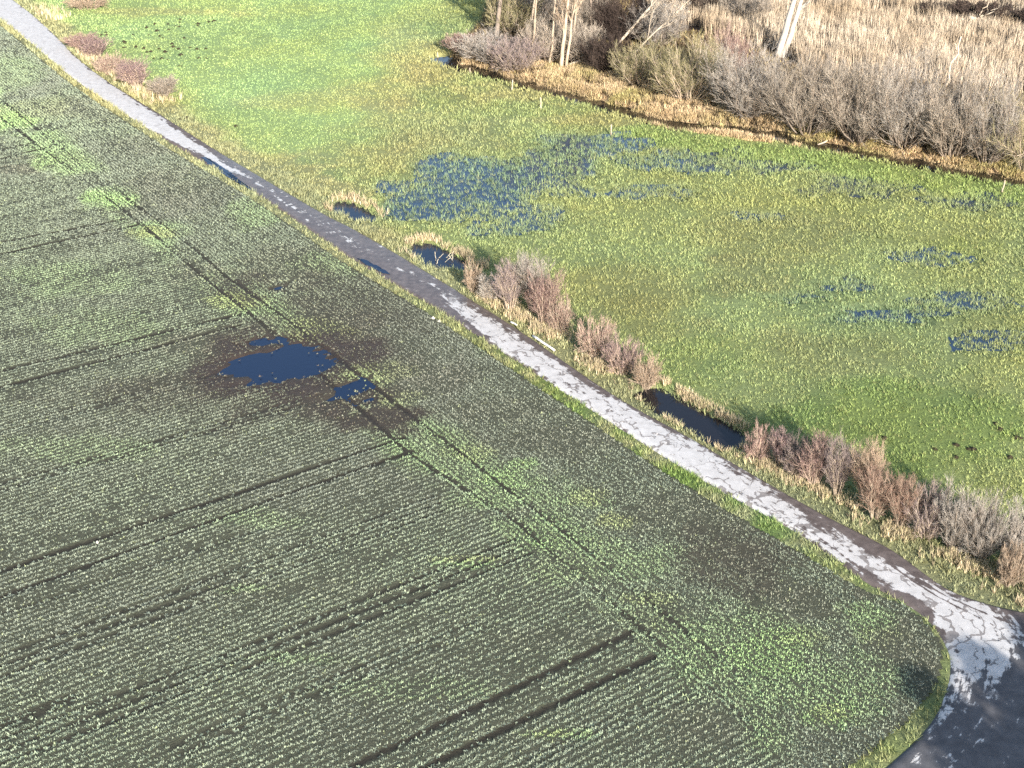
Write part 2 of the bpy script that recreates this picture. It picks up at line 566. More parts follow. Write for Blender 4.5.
def m_road():
    m = NT('worn_concrete_track')
    uv = m.attr('track').outputs['Vector']
    pale = m.attr('pale').outputs['Fac']
    mp = m.n('ShaderNodeMapping')
    m.l(uv, mp.inputs['Vector'])
    mp.inputs['Scale'].default_value = (0.30, 1.5, 1)
    n1 = m.noise(1.0, 7, 0.68, mp.outputs[0])
    n2 = m.noise(2.2, 6, 0.6)
    n3 = m.noise(16.0, 4, 0.6)
    pale = m.math('ADD', m.math('MULTIPLY', pale, 0.69), 0.11)
    v = m.math('ADD', pale, m.math('MULTIPLY', m.math('SUBTRACT', n1, 0.5), 2.2))
    v = m.math('ADD', v, m.math('MULTIPLY', m.math('SUBTRACT', n2, 0.5), 1.2))
    f = m.rng(v, 0.44, 0.56, 0, 1)
    # cracks, bent by noise
    geo = m.geo.outputs['Position']
    dv = m.n('ShaderNodeTexNoise')
    dv.inputs['Scale'].default_value = 1.1
    dv.inputs['Detail'].default_value = 4
    m.l(geo, dv.inputs['Vector'])
    off = m.n('ShaderNodeVectorMath', operation='MULTIPLY_ADD')
    m.l(dv.outputs['Color'], off.inputs[0])
    off.inputs[1].default_value = (1.3, 1.3, 0)
    mp2 = m.n('ShaderNodeMapping')
    m.l(uv, mp2.inputs['Vector'])
    mp2.inputs['Scale'].default_value = (0.55, 0.85, 1)
    m.l(mp2.outputs[0], off.inputs[2])
    vo = m.n('ShaderNodeTexVoronoi', feature='DISTANCE_TO_EDGE')
    vo.inputs['Scale'].default_value = 1.0
    m.l(off.outputs[0], vo.inputs['Vector'])
    cr = m.math('LESS_THAN', vo.outputs['Distance'], m.rng(m.noise(0.9, 5, 0.6), 0.38, 0.66, -0.008, 0.062))
    f = m.math('MULTIPLY', f, m.math('SUBTRACT', 1.0, m.math('MULTIPLY', cr, m.math('MULTIPLY', m.attr('crackle').outputs['Fac'], 0.7))))
    con = m.mix(m.rng(n2, 0.3, 0.7, 0, 1), lin(176, 170, 164), lin(200, 194, 188))
    con = m.mix(m.rng(n3, 0.55, 0.75, 0, 0.35), con, lin(140, 132, 126))
    mud = m.mix(m.rng(n2, 0.3, 0.7, 0, 1), lin(78, 68, 64), lin(112, 100, 94))
    asph = m.mix(m.rng(n2, 0.3, 0.7, 0, 1), lin(76, 74, 75), lin(98, 95, 95))
    dark = m.mix(m.attr('asphalt').outputs['Fac'], mud, asph)
    m.base(m.mix(f, dark, con))
    wet = m.attr('wet').outputs['Fac']
    m.l(m.rng(wet, 0, 1, 0.85, 0.35), m.b.inputs['Roughness'])
    m.b.inputs['Specular IOR Level'].default_value = 0.3
    h = m.math('ADD', m.math('MULTIPLY', f, 0.5), m.math('MULTIPLY', n3, 0.3))
    m.bump(h, 0.5, 0.04)
    return m.m


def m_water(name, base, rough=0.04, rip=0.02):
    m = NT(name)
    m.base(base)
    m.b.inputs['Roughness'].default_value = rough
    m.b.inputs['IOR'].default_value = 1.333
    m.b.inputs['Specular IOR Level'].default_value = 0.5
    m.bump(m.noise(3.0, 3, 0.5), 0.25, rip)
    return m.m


M_SOIL, M_ROAD = m_soil(), m_road()
M_PUDDLE = m_water('field_water', (0.008, 0.018, 0.045))  # blue of the reflected sky put into the base colour
M_POND = m_water('pond_water', (0.008, 0.014, 0.030))  # base tinted blue to strengthen the sky's reflection
M_POOL = m_water('hedge_tinted_pool_water', (0.012, 0.011, 0.013), 0.06)  # the hedge's reflection is put into the base as a dark, less blue tone
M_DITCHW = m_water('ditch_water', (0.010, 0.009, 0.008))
M_FLOODW = m_water('shallow_flood_water', (0.026, 0.046, 0.074), 0.08)  # murky water, with some reflected sky blue mixed into its base

# ------------------------------------------------------------------ the ground: one sheet out to the horizon
def axis(lo, hi, step, far_lo, far_hi, growth=1.35):
    a = list(np.arange(lo, hi + 1e-6, step))
    s, p, head = step, lo, []
    while p > far_lo:
        s *= growth
        p -= s
        head.append(p)
    s, p, tail = step, hi, []
    while p < far_hi:
        s *= growth
        p += s
        tail.append(p)
    return np.array(head[::-1] + a + tail)


ax = axis(-78, 78, 0.28, -2500, 2500)
ay = axis(34, 190, 0.28, -1500, 4000)
gx, gy = np.meshgrid(ax, ay, indexing='ij')
gx, gy = gx.ravel(), gy.ravel()
gz = ground_z(gx, gy)
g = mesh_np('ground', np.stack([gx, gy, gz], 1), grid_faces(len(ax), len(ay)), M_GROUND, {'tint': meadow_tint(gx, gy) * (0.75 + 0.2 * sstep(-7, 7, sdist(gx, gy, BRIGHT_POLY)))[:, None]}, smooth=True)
tag(g, kind='structure')

# ------------------------------------------------------------------ the sown field
fx = axis(-78, 24, 0.22, -230, 30, 1.2)
fy = axis(33, 185, 0.22, -30, 240, 1.2)
X, Y = np.meshgrid(fx, fy, indexing='ij')
X, Y = X.ravel(), Y.ravel()
ins = inpoly(X, Y, FIELD_POLY)
pd = np.zeros(X.shape)
wt = np.zeros(X.shape)
bl = np.zeros(X.shape)
pd[ins] = puddle_depth(X[ins], Y[ins])
wt[ins] = field_wet(X[ins], Y[ins])
bl[ins] = bare_lines(X[ins], Y[ins])
Z = 0.05 + (fbm(X, Y, 3.0, 4, 300) - 0.5) * 0.05 - 0.20 * pd - 0.05 * bl
Z += 0.25 * sstep(0.3, 0.9, 0.0 * X)
ff = grid_faces(len(fx), len(fy))
ff = ff[ins[ff].all(1)]
use = np.unique(ff)
re = np.full(len(X), -1)
re[use] = np.arange(len(use))
fo = mesh_np('field', np.stack([X, Y, Z], 1)[use], re[ff], M_SOIL, {'wet': np.maximum(wt, pd)[use], 'bare': bl[use]}, smooth=True)
tag(fo, kind='structure')


# ------------------------------------------------------------------ the track
PALE_AT = [(0, 0, 1, 1.35), (2, 0, 1, 1.35), (3, .0, .95, 1.3), (4, .02, .80, 1.3), (5, .3, .66, 1.1), (6, .38, .58, .5), (7, .36, .6, .5), (8, .4, .62, .5), (9, .5, .62, .36),
           (10, .5, .75, .42), (11, .28, .84, .72), (12, .08, .78, .92), (13, 0, .82, 1), (14, 0, .93, 1), (15, 0, .88, .95), (16, 0, .62, .82), (17, .1, .62, .8), (18, .3, .95, 1),
           (19, .12, .93, 1), (20, .05, .72, 1), (21, .03, .36, 1), (22, .04, .19, .95), (23, .05, .12, .7), (24, .05, .15, .2), (26, .05, .1, 0)]
PA = np.array(PALE_AT, float)
NT_ = 44
rv, rpale, ruv, rasp, rwet, rcrk = [], [], [], [], [], []
sacc = 0.0
for i, (a, b, k) in enumerate(ROWS):
    if i:
        sacc += np.hypot(*((a + b) / 2 - (ROWS[i - 1][0] + ROWS[i - 1][1]) / 2))
    w = np.hypot(*(b - a))
    lo, hi, lv = (np.interp(k, PA[:, 0], PA[:, q]) for q in (1, 2, 3))
    for j in range(NT_ + 1):
        t = j / NT_
        p = a + (b - a) * t
        ed = min(t, 1 - t) * w
        rv.append((p[0], p[1], 0.09 - 0.10 * (1 - min(ed / 0.25, 1)) ** 2 + 0.05 * (1 - (2 * t - 1) ** 2)))
        pl = float(sstep(lo - .16, lo + .10, t)) * (1 - float(sstep(hi - .30, hi + .24, t)))
        for tr_ in (.60, .74):
            pl -= .75 * math.exp(-((t - tr_ + .03 * (k - 18)) / .018) ** 2) * float(sstep(16.8, 17.5, k) * (1 - sstep(19.5, 20.5, k)))
        rpale.append(pl * lv * 1.05)
        ruv.append((sacc, t * w, 0))
        rcrk.append(float(0.25 + 0.75 * sstep(8, 12, k)))
        rasp.append(float(sstep(19.5, 21.5, k)))
        rwet.append(float(sstep(4.5, 5.5, k) * (1 - sstep(11, 13, k))))
rd = mesh_np('road', np.array(rv), grid_faces(len(ROWS), NT_ + 1)[:, ::-1], M_ROAD, {'pale': rpale, 'track': np.array(ruv), 'asphalt': rasp, 'crackle': rcrk, 'wet': rwet}, smooth=True)
tag(rd, kind='structure')


# ------------------------------------------------------------------ waters
def water_sheet(name, poly_w, z, mat, grow=0.5, step=0.4):
    q = np.asarray(poly_w)
    lo, hi = q.min(0) - grow - step, q.max(0) + grow + step
    xs = np.arange(lo[0], hi[0] + step, step)
    ys = np.arange(lo[1], hi[1] + step, step)
    A, B = np.meshgrid(xs, ys, indexing='ij')
    A, B = A.ravel(), B.ravel()
    k = sdist(A, B, q) > -grow
    f = grid_faces(len(xs), len(ys))
    f = f[k[f].all(1)]
    us = np.unique(f)
    r = np.full(len(A), -1)
    r[us] = np.arange(len(us))
    o = mesh_np(name, np.stack([A, B, np.full(len(A), z)], 1)[us], r[f], mat)
    return tag(o, kind='structure')


PUD_Z = -0.045
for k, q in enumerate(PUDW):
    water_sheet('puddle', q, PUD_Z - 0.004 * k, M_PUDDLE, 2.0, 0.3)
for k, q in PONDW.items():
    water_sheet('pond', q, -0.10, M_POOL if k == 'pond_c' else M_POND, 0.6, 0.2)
FLOOD_Z = -0.08
FLOOD_AREA = ats([(375, 190), (400, 172), (560, 118), (620, 128), (760, 148), (1040, 205), (1160, 240), (1160, 380), (1000, 380), (760, 310), (560, 250), (400, 235)])
fsx = np.arange(FLOOD_AREA[:, 0].min() - 3, FLOOD_AREA[:, 0].max() + 3, 1.0)
fsy = np.arange(FLOOD_AREA[:, 1].min() - 3, FLOOD_AREA[:, 1].max() + 3, 1.0)
A, B = np.meshgrid(fsx, fsy, indexing='ij')
A, B = A.ravel(), B.ravel()
k = (sdist(A, B, FLOOD_AREA) > -3) & (sdist(A, B, ROAD_POLY) < -3.0) & (flood(A, B) > 0.12)
f = grid_faces(len(fsx), len(fsy))
f = f[k[f].all(1)]
us = np.unique(f)
r = np.full(len(A), -1)
r[us] = np.arange(len(us))
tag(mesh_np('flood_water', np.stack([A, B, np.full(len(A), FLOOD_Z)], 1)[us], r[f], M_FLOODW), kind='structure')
# the long ditch
dp = resample(DITCH, 0.8)
tn = np.gradient(dp, axis=0)
tn /= np.hypot(tn[:, 0], tn[:, 1])[:, None]
nn = np.stack([-tn[:, 1], tn[:, 0]], 1)
dl_, dr_ = dp + nn * 1.8, dp - nn * 1.8
dvv = np.concatenate([dl_, dr_])
n = len(dp)
dfc = np.stack([np.arange(n - 1), np.arange(1, n), np.arange(1, n) + n, np.arange(n - 1) + n], 1)[:, ::-1]
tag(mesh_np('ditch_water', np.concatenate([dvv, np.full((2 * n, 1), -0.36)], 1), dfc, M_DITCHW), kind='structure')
# long puddle in the wheel rut of the track, and a fainter one further on
RUT = [[(201, 158.5), (206, 158.5), (214, 163), (228, 172), (246, 186), (254, 192.5), (248, 190), (236, 183.5), (222, 174.5), (209, 166)],
       [(355, 259), (364, 261), (378, 268), (392, 276.5), (384, 275.5), (368, 267.5)]]
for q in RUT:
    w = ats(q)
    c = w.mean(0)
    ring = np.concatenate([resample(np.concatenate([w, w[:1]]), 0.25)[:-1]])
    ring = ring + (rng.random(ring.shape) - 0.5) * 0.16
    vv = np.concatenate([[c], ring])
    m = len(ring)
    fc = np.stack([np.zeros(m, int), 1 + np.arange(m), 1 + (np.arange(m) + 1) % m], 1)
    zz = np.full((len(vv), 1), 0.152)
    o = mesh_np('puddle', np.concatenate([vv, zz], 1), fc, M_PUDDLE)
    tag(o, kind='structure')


# ------------------------------------------------------------------ growing things: blades in their thousands
def blades(name, x, y, z, tint, K, h, wd, lean, mat, label, cat, jit=0.25, dark_base=None, seedv=1):
    """each plant is K pointed leaves leaning out of one root"""
    rg = np.random.default_rng(seedv)
    N = len(x)
    az = rg.random((N, K)) * 2 * PI
    le = lean * (0.35 + 0.9 * rg.random((N, K)))
    hh = (h[:, None] if np.ndim(h) else h) * (0.6 + 0.7 * rg.random((N, K)))
    ww = (wd[:, None] if np.ndim(wd) else wd) * (0.7 + 0.6 * rg.random((N, K)))
    sp = ww * 0.8
    bx = x[:, None] + np.cos(az) * sp * 0.5
    by = y[:, None] + np.sin(az) * sp * 0.5
    bz = np.broadcast_to(z[:, None], bx.shape) - 0.02
    tw = az + PI / 2 + (rg.random((N, K)) - .5) * 1.2
    px, py = np.cos(tw) * ww / 2, np.sin(tw) * ww / 2
    tx, ty = bx + np.cos(az) * np.sin(le) * hh, by + np.sin(az) * np.sin(le) * hh
    tz = bz + np.cos(le) * hh
    V = np.stack([np.stack([bx - px, by - py, bz], -1), np.stack([bx + px, by + py, bz], -1), np.stack([tx, ty, tz], -1)], 2)
    T = tint[:, None, None, :] * (1 + jit * (rg.random((N, K, 1, 1)) - .5) * 2)
    T = np.broadcast_to(T, (N, K, 3, 3))
    V = V.reshape(-1, 3)
    F = np.arange(len(V)).reshape(-1, 3)
    o = mesh_np(name, V, F, mat, {'tint': np.clip(T.reshape(-1, 3), 0, 1)})
    tag(o, label, cat, kind='stuff')
    return o


def in_view(x, y, m=1.06):
    """is the ground point where the photograph (plus a margin) can see it"""
    zc = y * CT + CAM_H * ST
    px = x / zc * FPX
    v = (CAM_H * CT - y * ST) / zc * FPX
    return (np.abs(px) < 512 * m + 30) & (v < 384 * m + 30) & (v > -384 * m - 40)


# --- crop in drill rows
def crop_rows(ang, spacing, along):
    c, s = math.cos(ang), math.sin(ang)
    us = np.arange(-210, 210, along)
    ws = np.arange(-210, 260, spacing)
    U, W = np.meshgrid(us, ws, indexing='ij')
    U = (U + (rng.random(U.shape) - .5) * along).ravel()
    W = (W + (rng.random(W.shape) - .5) * 0.185).ravel()
    x, y = U * c - W * s, U * s + W * c
    k = in_view(x, y) & (x > -78) & (y < 186)
    return x[k], y[k]


xa, ya = crop_rows(ROW_ANG, 0.36, 0.034)
k = ~headland(xa, ya)
xa, ya = xa[k], ya[k]
xb, yb = crop_rows(HEAD_ANG, 0.30, 0.040)
k = headland(xb, yb)
xb, yb = xb[k], yb[k]
cx, cy = np.concatenate([xa, xb]), np.concatenate([ya, yb])
# a curved end to the headland rows near the bend comes from the field outline
k = (sdist(cx, cy, FIELD_POLY) > 0.05 + 0.35 * fbm(cx, cy, 0.8, 3, 310))
cx, cy = cx[k], cy[k]
hd = headland(cx, cy)
# thin with distance (leaves grow bigger to match)
far = np.clip((cy * CT + CAM_H * ST) / 92.0, 1.0, 1.8)
lush = accumulate(cx, cy, LUSH_BLOBS, 330)
band = np.minimum(pdist(cx, cy, HEAD_W[0]), pdist(cx, cy, HEAD_W[1]))
lush = np.maximum(lush, 0.6 * (1 - sstep(0.4, 2.2, band)) * sstep(0.35, 0.6, fbm(cx, cy, 6.0, 3, 329)) * (1 - field_wet(cx, cy)))
yell = accumulate(cx, cy, YELL_BLOBS, 360)
bare = accumulate(cx, cy, BARE_SHADE_BLOBS, 400)
lines = bare_lines(cx, cy)
wet = field_wet(cx, cy)
pdp = puddle_depth(cx, cy)
c, s = math.cos(ROW_ANG), math.sin(ROW_ANG)
ur, wr = cx * c + cy * s, -cx * s + cy * c
hc, hs = math.cos(HEAD_ANG), math.sin(HEAD_ANG)
uh, wh = cx * hc + cy * hs, -cx * hs + cy * hc
ua, wa = np.where(hd, uh, ur), np.where(hd, wh, wr)
streak = 0.42 * vnoise(ua / 11.0, wa, 0.9, 421) + 0.33 * vnoise(ua / 8.0, wa, 0.36, 422) + 0.25 * vnoise(ua / 22.0, wa, 2.2, 423)
streak = np.where(hd, 0.5 + 0.6 * (streak - 0.5), streak)
patch = fbm(cx, cy, 1.1, 4, 425)
big = fbm(cx, cy, 12.0, 4, 427)
dens = 0.86 + 1.5 * (streak - .5) + 0.9 * (patch - .5) + 0.4 * (big - .5)
dens = dens * (1 - 0.8 * bare) * (1 - 0.62 * wet) + 0.3 * lush
dens = dens * (1 - 0.95 * lines) * (1 - 0.93 * sstep(0.2, 0.6, pdp)) / far ** 1.1
k = rng.random(len(cx)) < np.clip(dens, 0.0, 1.0)
cx, cy, far, lush, yell, bare, wet, streak, big, patch = (q[k] for q in (cx, cy, far, lush, yell, bare, wet, streak, big, patch))
CG, CGL, CYL, CBR, CGREY = lin(148, 158, 130), lin(164, 192, 126), lin(180, 188, 122), lin(146, 130, 114), lin(138, 142, 124)
tc = mixc(np.tile(CG, (len(cx), 1)), CGREY, np.clip(0.5 + 2.0 * (big - .5), 0, 1))
tc = mixc(tc, CBR, np.clip(0.85 * bare + 0.45 * wet, 0, 1) * (0.4 + 0.6 * rng.random(len(cx))))
tc = mixc(tc, CGL, np.clip(lush, 0, 1) * 0.85)
tc = mixc(tc, CYL, np.clip(yell, 0, 1) * 0.7)
tc = mixc(tc, CYL, (rng.random(len(cx)) < 0.02) * 0.4)
tc = tc * (1 - 0.45 * np.clip(wet, 0, 1))[:, None]
tc = tc * 0.95 * (0.84 + 0.32 * rng.random((len(cx), 1)))
tz = 0.05 + (fbm(cx, cy, 3.0, 4, 300) - 0.5) * 0.05
blades('winter_crop', cx, cy, tz, tc, 7, (0.07 + 0.08 * rng.random(len(cx))) * far ** 0.8, (0.030 + 0.034 * rng.random(len(cx))) * far, 1.35, M_CROP,
       'young grey green winter crop sown in drill rows across the big dark field', 'crop', 0.12, seedv=3)

# --- meadow and verge grass
def scatter(n, lo, hi):
    return lo[0] + rng.random(n) * (hi[0] - lo[0]), lo[1] + rng.random(n) * (hi[1] - lo[1])


mx, my = scatter(1200000, (-80, 34), (80, 192))
k = in_view(mx, my)
mx, my = mx[k], my[k]
fd = sdist(mx, my, FIELD_POLY)
rdm = sdist(mx, my, ROAD_POLY)
wd_ = sdist(mx, my, WILD)
k = (fd < 0.12) & (rdm < 0.08 * fbm(mx, my, .5, 2, 3)) & (wd_ < 1.0)
mx, my = mx[k], my[k]
far = np.clip((my * CT + CAM_H * ST) / 80.0, 1.0, 2.0)
fl = flood(mx, my)
gzv = ground_z(mx, my)
clump = fbm(mx, my, 1.0, 3, 500)
under = FLOOD_Z - gzv                      # positive: root under flood water
pm = np.zeros(len(mx))
for q in PONDW.values():
    pm = np.maximum(pm, sstep(-0.1, 0.3, sdist(mx, my, q)))
ditch_d = pdist(mx, my, DITCH)
dmud = pdist(mx, my, RL_S[:, :])
drr = pdist(mx, my, RR_S)
p = 0.75 * np.clip(0.55 + 1.5 * (clump - .42), 0.12, 1.0) / far ** 1.25
soak = np.clip(fl * (0.45 + 1.1 * fbm(mx, my, 2.6, 4, 506)), 0, 1)
p = p * (1 + 0.8 * sstep(.1, .3, fl)) * (1 - 0.60 * sstep(0.2, 1.0, soak)) * (1 - pm) * sstep(0.9, 1.6, ditch_d)
p = np.maximum(p, 0.8 * (np.minimum(dmud, drr) < 3.0) * (1 - pm) * (0.15 + 0.85 * sstep(.38, .6, fbm(mx, my, .8, 3, 505))) / far ** 1.1)
# worn mud at the inside of the bend
bend = blob(mx, my, (905, 612), 34, 22, 520, 0.5) + blob(mx, my, (938, 660), 14, 34, 521, 0.5)
p = p * (1 - 0.85 * np.clip(bend, 0, 1))
k = rng.random(len(mx)) < p
mx, my, far, under, gzv, clump = (q[k] for q in (mx, my, far, under, gzv, clump))
mt = meadow_tint(mx, my)
mt = mt * (0.76 + 0.48 * rng.random((len(mx), 1)))
turf = sstep(-7, 7, sdist(mx, my, BRIGHT_POLY))
mt = mt * (1 - turf[:, None]) + (meadow_tint(mx, my) * (0.9 + 0.2 * rng.random((len(mx), 1)))) * turf[:, None]
dry = rng.random(len(mx)) < 0.12 * (1 - 0.9 * turf)
mt[dry] = mt[dry] * 0.6 + C_STRAW * 0.4
dr2 = np.minimum(pdist(mx, my, RR_S), pdist(mx, my, RL_S))
hgt = (1 - 0.45 * turf) * (0.12 + 0.12 * clump + 0.16 * (dr2 < 3.5) * sstep(.4, .65, fbm(mx, my, .8, 3, 505)) + 0.13 * sstep(-.02, .06, under)) * far ** 0.75
far_ = far
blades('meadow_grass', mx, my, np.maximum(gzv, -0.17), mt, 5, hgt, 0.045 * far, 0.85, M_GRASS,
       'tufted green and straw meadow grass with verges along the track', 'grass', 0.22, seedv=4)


# --- straw-coloured dead grass: the belt by the ditch, pond rims, feet of the hedges
def near_pts(n, path_px, spread, zmin=0):
    w = resample(ats(path_px), 0.1)
    i = rng.integers(0, len(w), n)
    return w[i, 0] + rng.normal(0, spread, n), w[i, 1] + rng.normal(0, spread, n)


bx, by = scatter(260000, BELT.min(0), BELT.max(0))
k = (sdist(bx, by, BELT) > -0.4) & in_view(bx, by)
bx, by = bx[k], by[k]
k = (rng.random(len(bx)) < 0.9 * sstep(0.40, 0.62, fbm(bx, by, 1.2, 3, 530)) * (0.1 + 0.9 * sstep(0.45, 0.9, pdist(bx, by, DITCH))))
bx, by = bx[k], by[k]
bt = mixc(np.tile(lin(196, 170, 132), (len(bx), 1)), lin(164, 154, 96), np.clip(2.2 * (fbm(bx, by, 4, 3, 532) - .38), 0, 1) * sstep(0.3, 1.2, sdist(bx, by, BELT)))
bt *= 0.7 + 0.6 * rng.random((len(bx), 1))
blades('dead_grass', bx, by, ground_z(bx, by), bt, 5, 0.6, 0.12, 0.6, M_STRAW,
       'tan dead grass in a belt along the long ditch below the scrub', 'dry grass', seedv=5)

segs = [([(328, 203), (340, 198), (352, 199), (368, 206), (384, 217)], 0.28, 700), ([(326, 206), (335, 214)], 0.2, 100),
        ([(412, 241), (430, 240), (447, 246), (460, 254), (470, 261)], 0.3, 1100), ([(472, 262), (478, 268)], 0.4, 500), ([(404, 251), (410, 257)], 0.25, 120),
        ([(634, 390), (646, 385), (660, 384), (675, 392), (698, 404), (722, 417), (742, 428)], 0.3, 1500), ([(640, 398), (668, 419), (692, 433), (712, 445), (730, 453)], 0.12, 500),
        ([(733, 450), (745, 452)], 0.25, 400),
        ([(474, 292), (492, 303), (510, 313), (530, 326), (550, 336)], 0.5, 2600), ([(543, 330), (562, 333)], 0.5, 900),
        ([(590, 360), (608, 368), (628, 380), (650, 388)], 0.45, 2600),
        ([(755, 461), (775, 468), (800, 482), (815, 490), (840, 502)], 0.4, 1700), ([(845, 505), (880, 524), (925, 545), (955, 556), (1000, 578), (1040, 600)], 0.55, 3200),
        ([(70, 46), (100, 66), (130, 86), (150, 97), (170, 102)], 0.7, 1800), ([(60, 20), (40, 8)], 0.8, 300)]
hx, hy = [], []
for path, sp, n in segs:
    a, b = near_pts(n, path, sp)
    hx.append(a)
    hy.append(b)
hx, hy = np.concatenate(hx), np.concatenate(hy)
ht = np.tile(lin(196, 176, 142), (len(hx), 1)) * (0.6 + 0.7 * rng.random((len(hx), 1)))
pk = rng.random(len(hx)) < 0.25
ht[pk] = lin(178, 168, 126)
k = (sdist(hx, hy, ROAD_POLY) < -0.4) & (rng.random(len(hx)) < 0.42 * sstep(.36, .62, fbm(hx, hy, .9, 3, 535)))
for q in PONDW.values():
    k &= sdist(hx, hy, q) < -0.25 * fbm(hx, hy, .5, 2, 536)
hx, hy, ht = hx[k], hy[k], ht[k]
blades('straw_fringe', hx, hy, np.maximum(ground_z(hx, hy), -0.33), ht, 5, 0.5 * np.clip(hy / 80, .9, 1.5), 0.06 * np.clip(hy / 75, .9, 1.6), 0.5, M_STRAW,
       'pale straw fringe at the feet of the roadside shrubs and round the ponds', 'dry grass', seedv=6)

# --- the reed bed
REED = ats([(640, 12), (700, 34), (770, 52), (800, 70), (900, 80), (1010, 92), (1100, 110), (1250, 60), (1250, -60), (620, -60)])
rx, ry = scatter(230000, REED.min(0), np.array([95, 230]))
k = (sdist(rx, ry, REED) > -1 + 3 * fbm(rx, ry, 4, 2, 540)) & in_view(rx, ry, 1.12)
rx, ry = rx[k], ry[k]
gap = fbm(rx, ry, 2.4, 4, 541)
k = rng.random(len(rx)) < np.clip(0.25 + 2.4 * (gap - 0.38), 0.04, 1)
rx, ry, gap = rx[k], ry[k], gap[k]
rt = mixc(np.tile(lin(196, 178, 154), (len(rx), 1)), lin(172, 150, 122), np.clip(2.5 * (fbm(rx, ry, 7, 4, 543) - .4), 0, 1))
rt *= 0.65 + 0.6 * rng.random((len(rx), 1))
blades('reeds', rx, ry, ground_z(rx, ry), rt, 4, 1.5 + 0.9 * gap, 0.135, 0.26, M_STRAW,
       'pale tan reed bed filling the marsh behind the scrub', 'reeds', seedv=7)
# undergrowth brown litter inside the wild strip
ux, uy = scatter(160000, WILD.min(0), np.array([95, 215]))
k = (sdist(ux, uy, WILD) > 0.4) & in_view(ux, uy, 1.1) & (sdist(ux, uy, REED) < 0)
ux, uy = ux[k], uy[k]
k = rng.random(len(ux)) < 0.5
ux, uy = ux[k], uy[k]
ut = np.tile(lin(120, 102, 78), (len(ux), 1)) * (0.55 + 0.7 * rng.random((len(ux), 1)))
pk = rng.random(len(ux)) < 0.25
ut[pk] = lin(168, 148, 100)
blades('undergrowth', ux, uy, ground_z(ux, uy), ut, 4, 0.6, 0.13, 0.7, M_STRAW, 'brown withered undergrowth beneath the bare scrub and trees', 'undergrowth', seedv=8)


# ------------------------------------------------------------------ shrubs and trees
def unit(v):
    return v / (np.linalg.norm(v, axis=-1, keepdims=True) + 1e-9)


def grow(rg, p0, d, L, nseg, wob, up):
    """polylines from p0 along d; wander and bend upward (up<0 droops)"""
    n = len(p0)
    pts = np.zeros((n, nseg + 1, 3))
    pts[:, 0] = p0
    d = unit(d)
    for i in range(nseg):
        d = unit(d + rg.normal(0, wob, (n, 3)) + np.array([0, 0, up]))
        pts[:, i + 1] = pts[:, i] + d * (L / nseg)[:, None]
    return pts


def spawn(rg, pts, L, m, tmin, ang, ratio):
    n, k, _ = pts.shape
    t = tmin + (1 - tmin) * rg.random((n, m)) ** 0.8
    q = t * (k - 1)
    i = np.minimum(q.astype(int), k - 2)
    fr = (q - i)[..., None]
    I = np.arange(n)[:, None]
    a, b = pts[I, i], pts[I, i + 1]
    p = a * (1 - fr) + b * fr
    tn = unit(b - a)
    rv_ = rg.normal(0, 1, (n, m, 3))
    pr = unit(rv_ - (rv_ * tn).sum(-1, keepdims=True) * tn)
    an = ang * (0.6 + 0.7 * rg.random((n, m, 1)))
    d = tn * np.cos(an) + pr * np.sin(an)
    LL = L[:, None] * ratio * (0.5 + 0.8 * rg.random((n, m))) * (1.15 - 0.55 * t)
    return p.reshape(-1, 3), d.reshape(-1, 3), LL.ravel()


def tubes(pts, r0, r1, sides=3):
    """tapering tubes along polylines (n,k,3)"""
    n, k, _ = pts.shape
    tn = np.gradient(pts, axis=1)
    tn = unit(tn)
    ref = np.where(np.abs(tn[..., 2:3]) > 0.9, np.array([1.0, 0, 0]), np.array([0, 0, 1.0]))
    a = unit(np.cross(tn, ref))
    b = np.cross(tn, a)
    t = np.linspace(0, 1, k)[None, :, None]
    r = (np.asarray(r0)[:, None, None] * (1 - t) + np.asarray(r1)[:, None, None] * t)
    th = np.arange(sides) * 2 * PI / sides
    V = pts[:, :, None, :] + r[..., None] * (np.cos(th)[:, None] * a[:, :, None, :] + np.sin(th)[:, None] * b[:, :, None, :])
    base = (np.arange(n) * k * sides)[:, None, None] + (np.arange(k - 1) * sides)[None, :, None] + np.arange(sides)[None, None, :]
    nx_ = (np.arange(n) * k * sides)[:, None, None] + (np.arange(k - 1) * sides)[None, :, None] + ((np.arange(sides) + 1) % sides)[None, None, :]
    F = np.stack([base, nx_, nx_ + sides, base + sides], -1).reshape(-1, 4)
    return V.reshape(-1, 3), F


def join(parts):
    V, F, o = [], [], 0
    for v, f in parts:
        V.append(v)
        F.append(f + o)
        o += len(v)
    return np.concatenate(V), np.concatenate(F)


